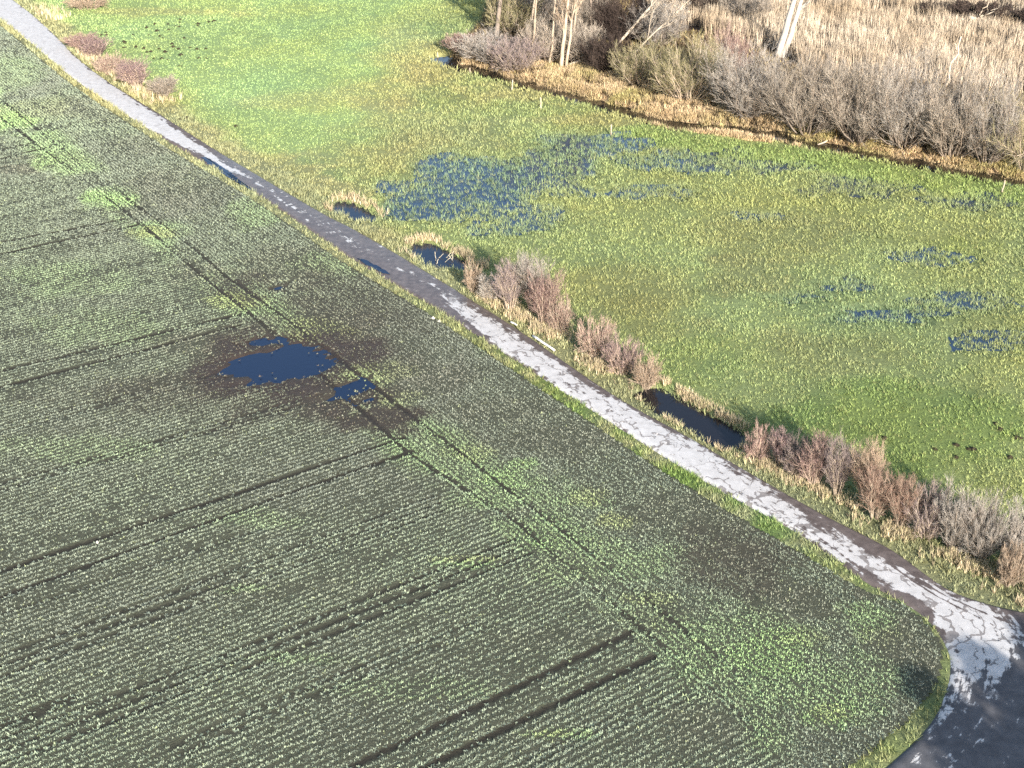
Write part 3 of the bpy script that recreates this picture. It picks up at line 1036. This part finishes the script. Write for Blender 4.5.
def shrub_arrays(seed, H, W, style, tw):
    """returns (stems, twigs) mesh arrays. style: upright, dome, arch"""
    rg = np.random.default_rng(seed)
    if style == 'upright':
        ns, tilt, up, wob, m1, m2 = 38, 0.42, 0.10, 0.07, 13, 9
    elif style == 'dome':
        ns, tilt, up, wob, m1, m2 = 70, 1.1, 0.15, 0.13, 13, 8
    elif style == 'arch':
        ns, tilt, up, wob, m1, m2 = 36, 0.95, -0.10, 0.09, 13, 8
    else:                                     # tuft: fine, low and dense
        ns, tilt, up, wob, m1, m2 = 80, 0.75, -0.06, 0.10, 9, 5
    az = rg.random(ns) * 2 * PI
    ti = tilt * np.sqrt(rg.random(ns))
    rb = W * (0.10 if style != 'tuft' else 0.3) * np.sqrt(rg.random(ns))
    p0 = np.stack([np.cos(az) * rb, np.sin(az) * rb, np.full(ns, -0.1)], 1)
    d = np.stack([np.cos(az) * np.sin(ti), np.sin(az) * np.sin(ti), np.cos(ti)], 1)
    L = np.hypot(H * np.cos(ti), 0.5 * W * np.sin(ti) / max(math.sin(tilt), .3)) * (0.7 + 0.4 * rg.random(ns))
    s0 = grow(rg, p0, d, L, 6, wob, up)
    r0 = (0.010 * H + 0.012) * (0.6 + 0.6 * rg.random(ns)) * tw
    p1, d1, L1 = spawn(rg, s0, L, m1, 0.22, 0.55, 0.42)
    s1 = grow(rg, p1, d1, L1, 3, 0.16, 0.12 if up > 0 else -0.02)
    p2, d2, L2 = spawn(rg, s1, L1, m2, 0.15, 0.6, 0.55)
    s2 = grow(rg, p2, d2, L2, 2, 0.15, 0.1)
    # fit into the wanted height and width
    allp = np.concatenate([s0.reshape(-1, 3), s1.reshape(-1, 3), s2.reshape(-1, 3)])
    zx = np.percentile(allp[:, 2], 98.5)
    wx = np.percentile(np.hypot(allp[:, 0], allp[:, 1]), 96)
    k = np.array([0.5 * W / wx, 0.5 * W / wx, H / zx])
    s0, s1, s2 = s0 * k, s1 * k, s2 * k
    stems = join([tubes(s0, r0, r0 * 0.35, 4), tubes(s1, np.full(len(s1), .012 * tw), np.full(len(s1), .007 * tw), 3)])
    twigs = tubes(s2, np.full(len(s2), .0075 * tw), np.full(len(s2), .004 * tw), 3)
    return stems, twigs


M_RED = m_bark('red_twigs', lin(164, 136, 126), lin(132, 106, 98))
M_MAUVE = m_bark('mauve_twigs', lin(162, 144, 138), lin(134, 118, 114))
M_GREYT = m_bark('grey_twigs', lin(188, 178, 165), lin(154, 144, 133))
M_PINK = m_bark('pinkish_dry_twigs', lin(178, 150, 134), lin(148, 118, 108))
M_TANT = m_bark('tan_twigs', lin(180, 156, 130), lin(150, 126, 106))
M_ORANGE = m_bark('orange_brown_twigs', lin(164, 134, 114), lin(134, 108, 94))
M_OLIVE = m_bark('olive_twigs', lin(172, 162, 118), lin(136, 127, 94))
M_BROWN = m_bark('brown_grey_twigs', lin(186, 172, 154), lin(150, 137, 122))
M_DARK = m_bark('dark_twigs', lin(78, 66, 58), lin(56, 46, 42))
M_PURP = m_bark('purple_brown_twigs', lin(150, 126, 122), lin(122, 100, 98))
M_STEMP = m_bark('pale_stems', lin(190, 172, 150), lin(150, 132, 112))
M_STEMG = m_bark('grey_stems', lin(150, 136, 120), lin(112, 98, 86))
M_STEMR = m_bark('reddish_stems', lin(190, 168, 148), lin(156, 134, 116))
M_STEMD = m_bark('dark_stems', lin(96, 82, 72), lin(70, 58, 52))
TW = {'red': (M_RED, M_STEMR), 'mauve': (M_MAUVE, M_STEMP), 'grey': (M_GREYT, M_STEMG), 'pink': (M_PINK, M_STEMP), 'tan': (M_TANT, M_STEMP), 'orange': (M_ORANGE, M_STEMP),
      'olive': (M_OLIVE, M_STEMP), 'brown': (M_BROWN, M_STEMG), 'dark': (M_DARK, M_STEMD), 'purple': (M_PURP, M_STEMR)}
_seed = [100]


def shrub(bx_, by_, top, wpx, style, colr, label, group, name='shrub', thick=None, hk=1.0):
    s_, dep = scale_at(bx_, by_)
    W = wpx * (1.04 if group == RG else 1.22) / s_
    H = max(0.6, ((by_ - top) - 0.25 * wpx * math.sin(dep)) / (math.cos(dep) * s_)) * hk
    p = at(bx_, by_)
    z = float(ground_z(np.array([p[0]]), np.array([p[1]]))[0])
    _seed[0] += 1
    tw = thick or min(2.3, max(0.8, 13.0 / s_))
    st, tg = shrub_arrays(_seed[0], H, W, style, tw)
    e = empty(name, (p[0], p[1], max(z, -0.2)))
    tag(e, label, 'shrub', group)
    mt_, ms_ = TW[colr]
    mesh_np('stems', st[0], st[1], ms_, parent=e)
    mesh_np('twigs', tg[0], tg[1], mt_, parent=e)
    return e


RG = 'bare shrubs along the track'
BG = 'bare scrub along the long ditch'
DG = 'dark scrub out in the reeds'
for a in [
    (88, 8, -6, 40, 'tuft', 'tan', 'low tan shrub cut by the top edge beside the track', RG),
    (84, 49, 33, 34, 'upright', 'red', 'reddish shrub at the far upper end of the small hedge by the track', RG),
    (95, 58, 39, 28, 'upright', 'purple', 'purple brown shrub just below the far reddish shrub', RG),
    (112, 73, 53, 34, 'tuft', 'pink', 'low pinkish brushwood between the two purple brown shrubs far up the track', RG),
    (138, 87, 60, 34, 'upright', 'purple', 'tallest dark brown shrub of the small hedge far up the track', RG),
    (163, 97, 77, 28, 'upright', 'brown', 'small olive brown shrub ending the far hedge on the bright meadow', RG),
    (474, 292, 264, 20, 'tuft', 'tan', 'rusty tan clump right behind the second pond', RG),
    (491, 302, 276, 24, 'upright', 'grey', 'thin grey shrub between the rusty clump and the mauve shrub', RG),
    (510, 311, 261, 30, 'upright', 'mauve', 'mauve grey shrub left of the tallest roadside shrub', RG),
    (533, 312, 254, 38, 'upright', 'grey', 'tallest pale grey shrub behind the red stems near the two ponds', RG),
    (543, 325, 274, 36, 'upright', 'red', 'red stemmed upright shrub in front of the tallest grey shrub', RG),
    (560, 332, 298, 26, 'tuft', 'pink', 'rounded straw pink brushwood ending the hedge by the lying white pole', RG),
    (595, 356, 318, 40, 'tuft', 'pink', 'upper pinkish bush of the short hedge above the long dark pond', RG),
    (622, 372, 338, 40, 'tuft', 'purple', 'purple brown bush in the middle of the short hedge above the long pond', RG),
    (646, 386, 355, 30, 'tuft', 'tan', 'tan rounded bush at the head of the long dark pond', RG),
    (757, 459, 424, 26, 'arch', 'red', 'arching red stemmed shrub at the lower end of the long dark pond', RG),
    (778, 466, 430, 24, 'upright', 'purple', 'slight purple shrub next to the arching red one', RG),
    (796, 474, 438, 32, 'dome', 'mauve', 'sprawling thin mauve shrub in the gap before the tall red fan', RG),
    (813, 485, 432, 38, 'upright', 'red', 'tall fan of straight red stems in the near hedge', RG),
    (836, 496, 440, 34, 'upright', 'mauve', 'V shaped mauve shrub right of the tall red fan', RG),
    (863, 500, 442, 34, 'upright', 'tan', 'tall tan shrub standing at the back of the near hedge', RG),
    (874, 518, 466, 40, 'upright', 'orange', 'orange brown shrub with pale feet in the middle of the near hedge', RG),
    (899, 528, 478, 34, 'upright', 'orange', 'brown shrub between the orange one and the grey mauve one', RG),
    (925, 537, 486, 40, 'dome', 'mauve', 'grey mauve rounded shrub with pale forked stems in the near hedge', RG),
    (950, 547, 490, 40, 'dome', 'grey', 'grey bushy shrub left of the largest grey one', RG),
    (978, 557, 496, 50, 'dome', 'grey', 'largest grey shrub of the near hedge', RG),
    (1013, 563, 508, 40, 'dome', 'grey', 'grey shrub cut by the right edge behind the rusty dome', RG),
    (1008, 584, 544, 36, 'tuft', 'tan', 'rusty tan dome at the lower end of the near hedge', RG),
]:
    shrub(*a)
for a in [
    (460, 52, 34, 30, 'dome', 'red', 'small red brown shrub at the very left tip of the scrub', BG),
    (489, 63, 34, 54, 'dome', 'grey', 'grey shrub right of the red tip, over the blue ditch end', BG),
    (516, 70, 38, 46, 'dome', 'mauve', 'grey mauve shrub left of the first slender trunks', BG),
    (545, 62, 22, 44, 'dome', 'brown', 'brown brush around the feet of the two thinnest trunks', BG),
    (580, 62, 24, 44, 'dome', 'brown', 'brown brush right of the thick pale trunks', BG),
    (606, 72, 34, 44, 'dome', 'dark', 'dark brush under the leaning dead trunks', BG),
    (640, 84, 42, 52, 'dome', 'olive', 'olive brush between leaning trunks and the big olive dome', BG),
    (688, 100, 38, 72, 'dome', 'olive', 'big rounded olive willow bush, the most dome shaped', BG),
    (722, 78, 32, 46, 'dome', 'red', 'rusty topped bush behind the olive dome', BG),
    (744, 117, 46, 70, 'dome', 'grey', 'grey bush left of the white double trunk', BG),
    (806, 131, 54, 92, 'dome', 'brown', 'large brown willow right of the white double trunk', BG),
    (858, 140, 58, 86, 'dome', 'brown', 'brown willow over the second blue glint of the ditch', BG),
    (905, 147, 62, 84, 'dome', 'grey', 'grey willow below the thin dead stem', BG),
    (950, 155, 68, 84, 'dome', 'brown', 'brown upright willow below the pale reeds', BG),
    (986, 163, 76, 66, 'dome', 'grey', 'grey willow next to the arching olive one', BG),
    (1026, 171, 84, 84, 'arch', 'olive', 'arching pale olive willow cut by the right edge', BG),
    (512, 34, -8, 44, 'dome', 'olive', 'olive twigged bush behind the grey scrub at the top', BG),
    (530, 30, -14, 50, 'dome', 'grey', 'grey brush high at the top between the trunks', BG),
    (575, 34, -12, 56, 'dome', 'brown', 'brown brush behind the thick pale trunks', BG),
    (618, 40, -2, 60, 'dome', 'dark', 'dark thicket at the top behind leaning trunks', BG),
    (655, 46, 6, 50, 'dome', 'grey', 'pale grey brush where the reeds begin', BG),
    (600, 8, -44, 60, 'dome', 'olive', 'olive brush at the top edge above the dark thicket', BG),
    (700, 14, -16, 60, 'dome', 'dark', 'dark bush at the top edge left of the white double trunk', BG),
    (748, 24, -4, 44, 'dome', 'brown', 'brown twiggy bush just left of the white trunk top', BG),
]:
    shrub(*a)
for a in [
    (938, 22, 4, 34, 'dome', 'dark', 'leftmost dark bush in the reeds at the top right', DG),
    (972, 26, 2, 44, 'dome', 'dark', 'dark bush under the fallen pale branches', DG),
    (1004, 30, 6, 44, 'dome', 'dark', 'dark bush right of the fallen pale branches', DG),
    (1040, 40, 12, 40, 'dome', 'dark', 'dark bush cut by the right edge in the reeds', DG),
]:
    shrub(*a, thick=3.6)


def m_birch():
    m = NT('birch_bark')
    n = m.noise(2.0, 5, 0.7)
    w = m.n('ShaderNodeMapping')
    m.l(m.geo.outputs['Position'], w.inputs['Vector'])
    w.inputs['Scale'].default_value = (1.2, 1.2, 4.0)
    n2 = m.noise(1.0, 4, 0.6, w.outputs[0])
    c = m.mix(m.rng(n, 0.3, 0.7, 0, 1), lin(200, 190, 176), lin(170, 156, 140))
    c = m.mix(m.rng(n2, 0.58, 0.68, 0, 0.8), c, lin(90, 78, 68))
    m.base(c)
    return m.set(0.8, 0.2)


M_BIRCH = m_birch()
M_TRUNK = m_bark('pale_trunk_bark', lin(186, 168, 146), lin(146, 128, 108), 1.5)
M_TRUNKG = m_bark('grey_trunk_bark', lin(158, 142, 126), lin(118, 104, 92), 1.5)
M_DEAD = m_bark('bleached_dead_wood', lin(200, 184, 162), lin(168, 150, 128), 1.5)


def tree(bx_, by_, up_px, H, r, crown, label, group, mat, tmat, seed, first=0.35, forks=(), spread=0.6, n1=22, thick=1.0, name='tree'):
    """up_px: a second photo point the trunk passes through; gives the sideways lean"""
    s_, dep = scale_at(bx_, by_)
    p = at(bx_, by_)
    z = float(ground_z(np.array([p[0]]), np.array([p[1]]))[0])
    rg = np.random.default_rng(seed)
    hgt = (by_ - up_px[1]) / (s_ * math.cos(dep))
    lean = (up_px[0] - bx_) / s_ / max(hgt, 0.1)
    e = empty(name, (p[0], p[1], z))
    tag(e, label, 'tree', group)

    def stem(x0, lean_x, H_, r_, z0=-0.2):
        k = 10
        t = np.linspace(0, 1, k + 1)
        q = np.stack([x0 + lean_x * H_ * t, 0.03 * H_ * np.sin(2.2 * t + seed), z0 + H_ * t], 1)
        q[1:, :2] += np.cumsum(rg.normal(0, 0.022 * H_ / 4, (k, 2)), 0)
        return q[None]
    main = stem(0, lean, H, r)
    trunks = [tubes(main, [r], [r * 0.25], 8)]
    stems = [main]
    for (dx, ln, hh, rr) in forks:
        f_ = stem(dx, ln, hh, rr)
        trunks.append(tubes(f_, [rr], [rr * 0.25], 8))
        stems.append(f_)
    tv = join(trunks)
    mesh_np('trunk', tv[0], tv[1], mat, parent=e, smooth=True)
    limbs, tw_ = [], []
    for q in stems:
        HH = np.array([q[0, -1, 2] - q[0, 0, 2]])
        p1, d1, L1 = spawn(rg, q, HH, n1, first, spread, crown)
        d1[:, 2] = np.abs(d1[:, 2]) * 0.9 + 0.15
        s1 = grow(rg, p1, d1, L1, 5, 0.13, 0.08)
        limbs.append(tubes(s1, r * 0.40 * (0.5 + L1 / L1.max() * .5), np.full(len(s1), .02 * thick), 5))
        p2, d2, L2 = spawn(rg, s1, L1, 10, 0.15, 0.6, 0.5)
        s2 = grow(rg, p2, d2, L2, 3, 0.15, 0.08)
        limbs.append(tubes(s2, np.full(len(s2), .028 * thick), np.full(len(s2), .015 * thick), 3))
        p3, d3, L3 = spawn(rg, s2, L2, 6, 0.1, 0.6, 0.55)
        s3 = grow(rg, p3, d3, L3, 2, 0.15, 0.05)
        tw_.append(tubes(s3, np.full(len(s3), .016 * thick), np.full(len(s3), .010 * thick), 3))
    lv = join(limbs)
    cv = join(tw_)
    cr = mesh_np('crown', lv[0], lv[1], mat, parent=e)
    mesh_np('twigs', cv[0], cv[1], tmat, parent=cr)
    return e


WG = 'bare trees in the small wood'
tree(496, 40, (499, 6), 16, .30, .30, 'grey bare tree at the left end of the wood, casting a long shadow', WG, M_TRUNKG, M_OLIVE, 1, first=.25, n1=20)
tree(532, 64, (534, 12), 13, .15, .22, 'slender pale tree, first thin upright trunk from the left', WG, M_TRUNK, M_GREYT, 2, first=.5)
tree(524, 50, (536, -4), 12, .24, .25, 'pale tree leaning right behind the first thin trunk', WG, M_TRUNK, M_GREYT, 3, first=.45)
tree(549, 66, (555, 10), 12, .14, .2, 'thin pale tree left of the thickest pale tree', WG, M_TRUNK, M_GREYT, 4, first=.5)
tree(561, 68, (566, 8), 14, .24, .32, 'thickest pale tree with a forked trunk at the front of the wood', WG, M_TRUNK, M_TANT, 5, first=.22, forks=[(0.5, .13, 12, .17)], n1=16)
tree(572, 60, (575, 10), 12, .17, .34, 'tan branched tree just right of the forked pale tree', WG, M_TRUNK, M_TANT, 6, first=.3)
tree(612, 50, (652, 4), 9, .19, .4, 'pale tree leaning steeply right over the dark thicket', WG, M_DEAD, M_GREYT, 7, first=.35, n1=12)
tree(625, 62, (668, 20), 8, .11, .4, 'thin pale tree leaning right below the steeply leaning one', WG, M_DEAD, M_GREYT, 8, first=.3, n1=12)
tree(592, 40, (590, 0), 11, .18, .34, 'grey bare tree behind the dark thicket', WG, M_TRUNKG, M_BROWN, 9, first=.3)
tree(630, 22, (634, -6), 9, .16, .4, 'grey bare tree at the top edge where reeds begin', WG, M_TRUNKG, M_GREYT, 10, first=.2)
tree(556, 20, (552, -20), 11, .18, .34, 'grey bare tree at the top edge behind the pale trunks', WG, M_TRUNKG, M_BROWN, 12, first=.2)
tree(777, 56, (786, 2), 14, .42, .25, 'white double trunked birch rising from the reeds', None, M_BIRCH, M_BROWN, 11, first=.4, forks=[(.55, .26, 12.5, .36)], n1=8)


def pole_mesh(a, b, r0, r1, sides=8, bend=0.05, seed=0):
    rg = np.random.default_rng(seed)
    a, b = np.array(a, float), np.array(b, float)
    t = np.linspace(0, 1, 7)[:, None]
    q = a + (b - a) * t
    q[1:-1] += rg.normal(0, bend, (5, 3)) * np.array([1, 1, .3])
    V, F = tubes(q[None], [r0], [r1], sides)
    n = len(V)
    caps_v = np.array([q[0], q[-1]])
    V = np.concatenate([V, caps_v])
    f1 = [[n, (i + 1) % sides, i, i] for i in range(sides)]
    f2 = [[n + 1, n - sides + i, n - sides + (i + 1) % sides, n - sides + (i + 1) % sides] for i in range(sides)]
    return V, F, f1, f2


def pole(name, a, b, r0, r1, mat, bend=0.05, seed=0, parent=None, side=()):
    import bmesh
    loc = np.array(a, float)
    a2, b2 = np.zeros(3), np.array(b, float) - loc
    bm = bmesh.new()

    def add(a_, b_, ra, rb, sd):
        V, F, f1, f2 = pole_mesh(a_, b_, ra, rb, 8, bend, sd)
        vs = [bm.verts.new(v) for v in V]
        for f_ in F:
            bm.faces.new([vs[i] for i in f_])
        for f_ in f1 + f2:
            bm.faces.new([vs[f_[0]], vs[f_[1]], vs[f_[2]]])
    add(a2, b2, r0, r1, seed)
    for n_, (t, off, rr) in enumerate(side):
        p_ = a2 + (b2 - a2) * t
        add(p_, p_ + np.array(off), rr, rr * .4, seed + n_ + 1)
    me = bpy.data.meshes.new(name)
    bm.to_mesh(me)
    bm.free()
    for pl in me.polygons:
        pl.use_smooth = True
    me.materials.append(mat)
    o = bpy.data.objects.new(name, me)
    COL.objects.link(o)
    o.location = loc
    if parent:
        o.parent = parent
    return o


def g3(x, y, dz=0.0):
    p = at(x, y)
    return (p[0], p[1], float(ground_z(np.array([p[0]]), np.array([p[1]]))[0]) + dz)


# dead stems and fallen wood
a = g3(944, 88, 0)
o = pole('dead_tree', a, (a[0] + 1.0, a[1] + 0.4, a[2] + 5.3), .15, .07, M_DEAD, .09, 3, side=[(.55, (.5, .1, .9), .06), (.75, (-.3, .1, .7), .05)])
tag(o, 'thin bleached dead stem leaning in the reeds below the dark bushes', 'dead tree')
a = g3(569, 68, .3)
o = pole('fallen_log', a, (a[0] + 3.1, a[1] + 1.6, a[2] + .9), .16, .10, M_DEAD, .05, 4, side=[(.3, (.3, -.3, .5), .05)])
tag(o, 'pale fallen log lying at the feet of the forked pale tree', 'log')
a = g3(966, 34, 2.0)
o = pole('fallen_tree', a, (a[0] + 4.5, a[1] + 2.0, a[2] - 1.2), .24, .10, M_DEAD, .25, 5,
         side=[(.1, (-3.4, -.8, -.9), .16), (.3, (1.0, .6, 1.6), .12), (.45, (2.4, -1.6, -.6), .14), (.2, (1.8, -.9, -1.6), .12), (.5, (.6, 1.2, 1.8), .1), (.15, (-1.6, -.9, -1.5), .12), (.3, (2.2, .4, 1.1), .1)])
tag(o, 'bleached fallen branches tangled over the dark bushes in the reeds', 'dead tree')
a = g3(812, 142, .2)
o = pole('fallen_log', a, (a[0] + 2.6, a[1] + 1.2, a[2] + .8), .10, .06, M_DEAD, .05, 14)
tag(o, 'thin pale branch hanging over the ditch below the brown willow', 'branch')

M_POST = m_bark('weathered_post', lin(190, 174, 150), lin(150, 134, 114), 4)
for k, (x, y, lab) in enumerate([
        (438, 54, 'pale fence post farthest left, beside the red tip of the scrub'),
        (470, 71, 'pale fence post standing in the dark ditch end under the grey shrub'),
        (512, 90, 'pale fence post on the grass below the slender trunks'),
        (541, 108, 'short faint fence post below the tan belt, nearest the flooded grass'),
        (611, 134, 'pale fence post at the edge of the blue flood'),
        (1002, 192, 'lone pale fence post at the right, in front of the arching willow')]):
    a = g3(x, y, -.15)
    o = pole('fence_post', a, (a[0] + .05 * ((k % 3) - 1), a[1], a[2] + 1.25), .075, .065, M_POST, .012, 20 + k)
    tag(o, lab, 'fence post', 'old fence posts along the ditch')

M_WHITE = m_bark('peeled_white_wood', lin(232, 226, 216), lin(205, 196, 184), 4)
a, b = g3(533, 338, .16), g3(554.5, 352.5, .16)
tag(pole('wooden_pole', a, b, .085, .07, M_WHITE, .02, 30), 'long white pole lying on the verge between track and hedge', 'pole')
a, b = g3(511, 324, .16), g3(517, 327.5, .18)
tag(pole('wooden_stick', a, b, .07, .05, M_WHITE, .03, 31), 'short white stick lying on the verge below the tall shrub', 'stick')

# dead stalks standing in the second pond
M_STRAWP = m_bark('bleached_stalk', lin(196, 184, 160), lin(160, 148, 126), 4)
stk = empty('dead_stalks', (at(443, 258)[0], at(443, 258)[1], -0.2))
tag(stk, 'bleached plant stalks poking from the second pond', 'stalks')
for k, (dx, dy, h, tx_, ty_) in enumerate([(-.35, -.1, .75, -.05, .05), (-.3, -.45, .45, .1, 0), (.0, -.3, .3, .45, .15), (.2, -.05, .35, .3, .2), (.45, .0, .7, .1, .1), (.55, -.2, .5, -.3, .15), (.1, .15, .4, .35, .1), (-.28, .1, .3, .35, .2)]):
    base = np.array([dx * 1.5, dy * 1.8, .0])
    pole('stalk', base, base + np.array([tx_ * 1.3, ty_ * 1.3, h * 0.9 + .1]), .032, .02, M_STRAWP, .02, 40 + k, parent=stk)


# molehills and stones
def mound(name, r, h, mat, seed, lumps=0.35, rings=5, segs_=12):
    rg = np.random.default_rng(seed)
    ph = rg.random(6) * 2 * PI
    V = [(0, 0, h)]
    for i in range(1, rings + 1):
        t = i / rings
        for j in range(segs_):
            an = 2 * PI * j / segs_
            rr = r * t * (1 + lumps * 0.5 * (math.sin(2 * an + ph[0]) + .6 * math.sin(3 * an + ph[1])) * t + rg.normal(0, .05))
            V.append((rr * math.cos(an), rr * math.sin(an), h * (math.cos(t * PI) * .5 + .5) * (1 + rg.normal(0, .12)) - .04 * t))
    F = [[0, 1 + j, 1 + (j + 1) % segs_, 1 + (j + 1) % segs_] for j in range(segs_)]
    me = bpy.data.meshes.new(name)
    fs = [tuple(f_[:3]) for f_ in F]
    for i in range(rings - 1):
        for j in range(segs_):
            a_, b_ = 1 + i * segs_ + j, 1 + i * segs_ + (j + 1) % segs_
            fs.append((a_, a_ + segs_, b_ + segs_, b_))
    me.from_pydata(V, [], fs)
    for pl in me.polygons:
        pl.use_smooth = True
    me.materials.append(mat)
    return me


def m_earth():
    m = NT('molehill_earth')
    n = m.noise(9.0, 6, .7)
    m.base(m.mix(m.rng(n, .3, .7, 0, 1), lin(44, 40, 30), lin(72, 64, 48)))
    m.bump(m.noise(20, 5, .7), .8, .06)
    return m.set(.95, .1)


M_EARTH = m_earth()
MH = [mound('molehill', .42, .24, M_EARTH, s) for s in range(5)]
mole_px = [(93, 34.5), (101, 35), (106, 32.5), (107, 35), (124, 42), (125.5, 43.5), (124, 48), (133, 35), (136, 47), (144, 48.5), (147, 52), (151, 51.5), (149, 35), (155, 24), (157, 31), (159, 49), (160, 36), (163, 38),
           (162, 59), (165, 52), (168, 24), (169, 30), (168, 60), (172, 44), (173, 47), (176, 26.5), (178.5, 49), (180, 22.5), (180, 20), (181, 55), (179, 27), (184, 38), (190, 48), (197, 49.5), (198, 24), (198, 26), (199, 58),
           (206, 58.5), (209, 22), (214, 21), (206, 49), (180, 66), (154, 58.5), (147, 27.5), (187, 118), (180, 119), (236, 126)]
for k, (x, y) in enumerate(mole_px):
    o = bpy.data.objects.new('molehill', MH[k % 5])
    COL.objects.link(o)
    p = g3(x, y, 0.03)
    o.location = p
    o.rotation_euler = (0, 0, k * 1.7)
    sc = (0.45, 0.65, .55, .75, .4)[(k * 7) % 5]
    o.scale = (sc * 1.15, sc, sc)
    tag(o, 'small dark molehill on the bright green meadow far from the near hedge', 'molehill', 'molehills on the bright meadow')
for k, (x, y) in enumerate([(996, 424), (1000, 429), (1016, 437), (1020, 438), (969, 449), (973, 449), (956, 445), (935, 449), (956, 457), (1010, 457), (884, 438)]):
    o = bpy.data.objects.new('molehill', MH[k % 5])
    COL.objects.link(o)
    p = g3(x, y, 0.03)
    o.location = p
    o.rotation_euler = (0, 0, k * 2.1)
    sc = (.40, .5, .45, .35)[k % 4]
    o.scale = (sc * 1.2, sc, sc)
    tag(o, 'dark lump of earth in the green grass above the near hedge', 'molehill', 'dark earth lumps above the near hedge')
M_STONE = m_bark('pale_stone', lin(214, 206, 190), lin(176, 166, 150), 6)
for k, (x, y, r_, lab) in enumerate([(433, 319, .17, 'pale stone on the field edge left of the track, upper of two'), (439.5, 322, .15, 'pale stone on the field edge left of the track, lower of two'),
                                     (97.5, 543, .11, 'lone pale stone between two wheel tracks in the crop')]):
    me = mound('stone', r_, r_ * .8, M_STONE, 60 + k, .5)
    o = bpy.data.objects.new('stone', me)
    COL.objects.link(o)
    p = at(x, y)
    o.location = (p[0], p[1], .07)
    tag(o, lab, 'stone')

# ------------------------------------------------------------------ the pines by the junction whose shade lies over the bend
SUN_EL, SUN_AZ = 20.0, 160.5              # azimuth clockwise from +Y (straight ahead)
M_NEEDLE = m_bark('spruce_needles', lin(52, 72, 44), lin(36, 54, 34))


def spruce(x, y, H, w, dn, seed, label):
    rg = np.random.default_rng(seed)
    e = empty('pine_tree', (x, y, 0))
    tag(e, label, 'tree', 'pines by the junction')
    tr = np.stack([np.zeros(8), np.zeros(8), np.linspace(-.2, H, 8)], 1)[None]
    V, F = tubes(tr, [.26], [.03], 8)
    mesh_np('trunk', V, F, M_STEMD, parent=e)
    n = int(H * dn)
    t = rg.random(n) ** 0.8
    az = rg.random(n) * 2 * PI
    zz = 0.08 * H + .92 * H * t
    L = w * np.clip(1 - t ** 2.2, 0, 1) ** 0.6 * (.7 + .4 * rg.random(n)) + .2
    p0 = np.stack([np.zeros(n), np.zeros(n), zz], 1)
    d = np.stack([np.cos(az), np.sin(az), .1 - .35 * (1 - t)], 1)
    b = grow(rg, p0, d, L, 4, .05, .03)
    p1, d1, L1 = spawn(rg, b, L, 16, .1, .7, .32)
    L1 = np.clip(L1, .25, 1.0)
    d1[:, 2] *= .4
    s1 = grow(rg, p1, d1, L1, 2, .05, -.03)
    V, F = join([tubes(b, np.full(n, .03), np.full(n, .01), 3), tubes(s1, np.full(len(s1), .09), np.full(len(s1), .03), 3)])
    mesh_np('crown', V, F, M_NEEDLE, parent=e)
    return e


ux_, uy_ = math.sin(R(SUN_AZ)), math.cos(R(SUN_AZ))
ORD = ['first', 'second', 'third', 'fourth', 'fifth', 'sixth', 'seventh', 'eighth', 'ninth']
for k, (px_, py_, H, w, dn) in enumerate([(955, 722, 13.4, 3.6, 36), (1008, 690, 14.0, 3.6, 40),
                                          (1060, 662, 14.6, 3.8, 40), (1130, 634, 15.0, 4.0, 40), (1210, 610, 15.0, 4.0, 40)]):
    p = at(px_, py_)
    dd = (H - 1.2) / math.tan(R(SUN_EL))
    spruce(p[0] + ux_ * dd, p[1] + uy_ * dd, H, w, dn, 70 + k, ORD[k] + ' dark pine in the row by the junction, counted from the field end')

# ------------------------------------------------------------------ camera, light, sky
cam = bpy.data.cameras.new('camera')
cam.sensor_fit = 'HORIZONTAL'
cam.sensor_width = 36.0
cam.lens = 36.0 * FPX / 1024.0
cam.clip_start, cam.clip_end = 0.5, 8000
co = bpy.data.objects.new('camera', cam)
co.location = (0, 0, CAM_H)
co.rotation_euler = (R(90 - TILT), 0, 0)
COL.objects.link(co)
SC.camera = co

sl = bpy.data.lights.new('sun', 'SUN')
sl.energy = 5.0
sl.angle = R(0.5)
sl.color = (1.0, 0.965, 0.91)
so = bpy.data.objects.new('sun', sl)
so.rotation_euler = (R(90 - SUN_EL), 0, PI - R(SUN_AZ))
so.location = (30, -60, 60)
COL.objects.link(so)
from mathutils import Vector
sd_ = Vector((math.sin(R(SUN_AZ)) * math.cos(R(SUN_EL)), math.cos(R(SUN_AZ)) * math.cos(R(SUN_EL)), math.sin(R(SUN_EL))))
so.rotation_euler = sd_.to_track_quat('Z', 'Y').to_euler()

wd = bpy.data.worlds.new('World')
SC.world = wd
wd.use_nodes = True
nt = wd.node_tree
nt.nodes.clear()
sky = nt.nodes.new('ShaderNodeTexSky')
sky.sky_type = 'NISHITA'
sky.sun_disc = False
sky.sun_elevation = R(SUN_EL)
sky.sun_rotation = R(SUN_AZ)
bg = nt.nodes.new('ShaderNodeBackground')
bg.inputs['Strength'].default_value = 0.15
ow = nt.nodes.new('ShaderNodeOutputWorld')
nt.links.new(sky.outputs[0], bg.inputs[0])
nt.links.new(bg.outputs[0], ow.inputs[0])

SC.render.engine = 'CYCLES'
SC.cycles.max_bounces = 5
SC.cycles.diffuse_bounces = 2
SC.cycles.glossy_bounces = 2
SC.cycles.use_denoising = False
SC.view_settings.view_transform = 'Standard'
SC.view_settings.look = 'None'
SC.view_settings.gamma = 1.0
SC.view_settings.use_curve_mapping = False
SC.view_settings.exposure = 1.1
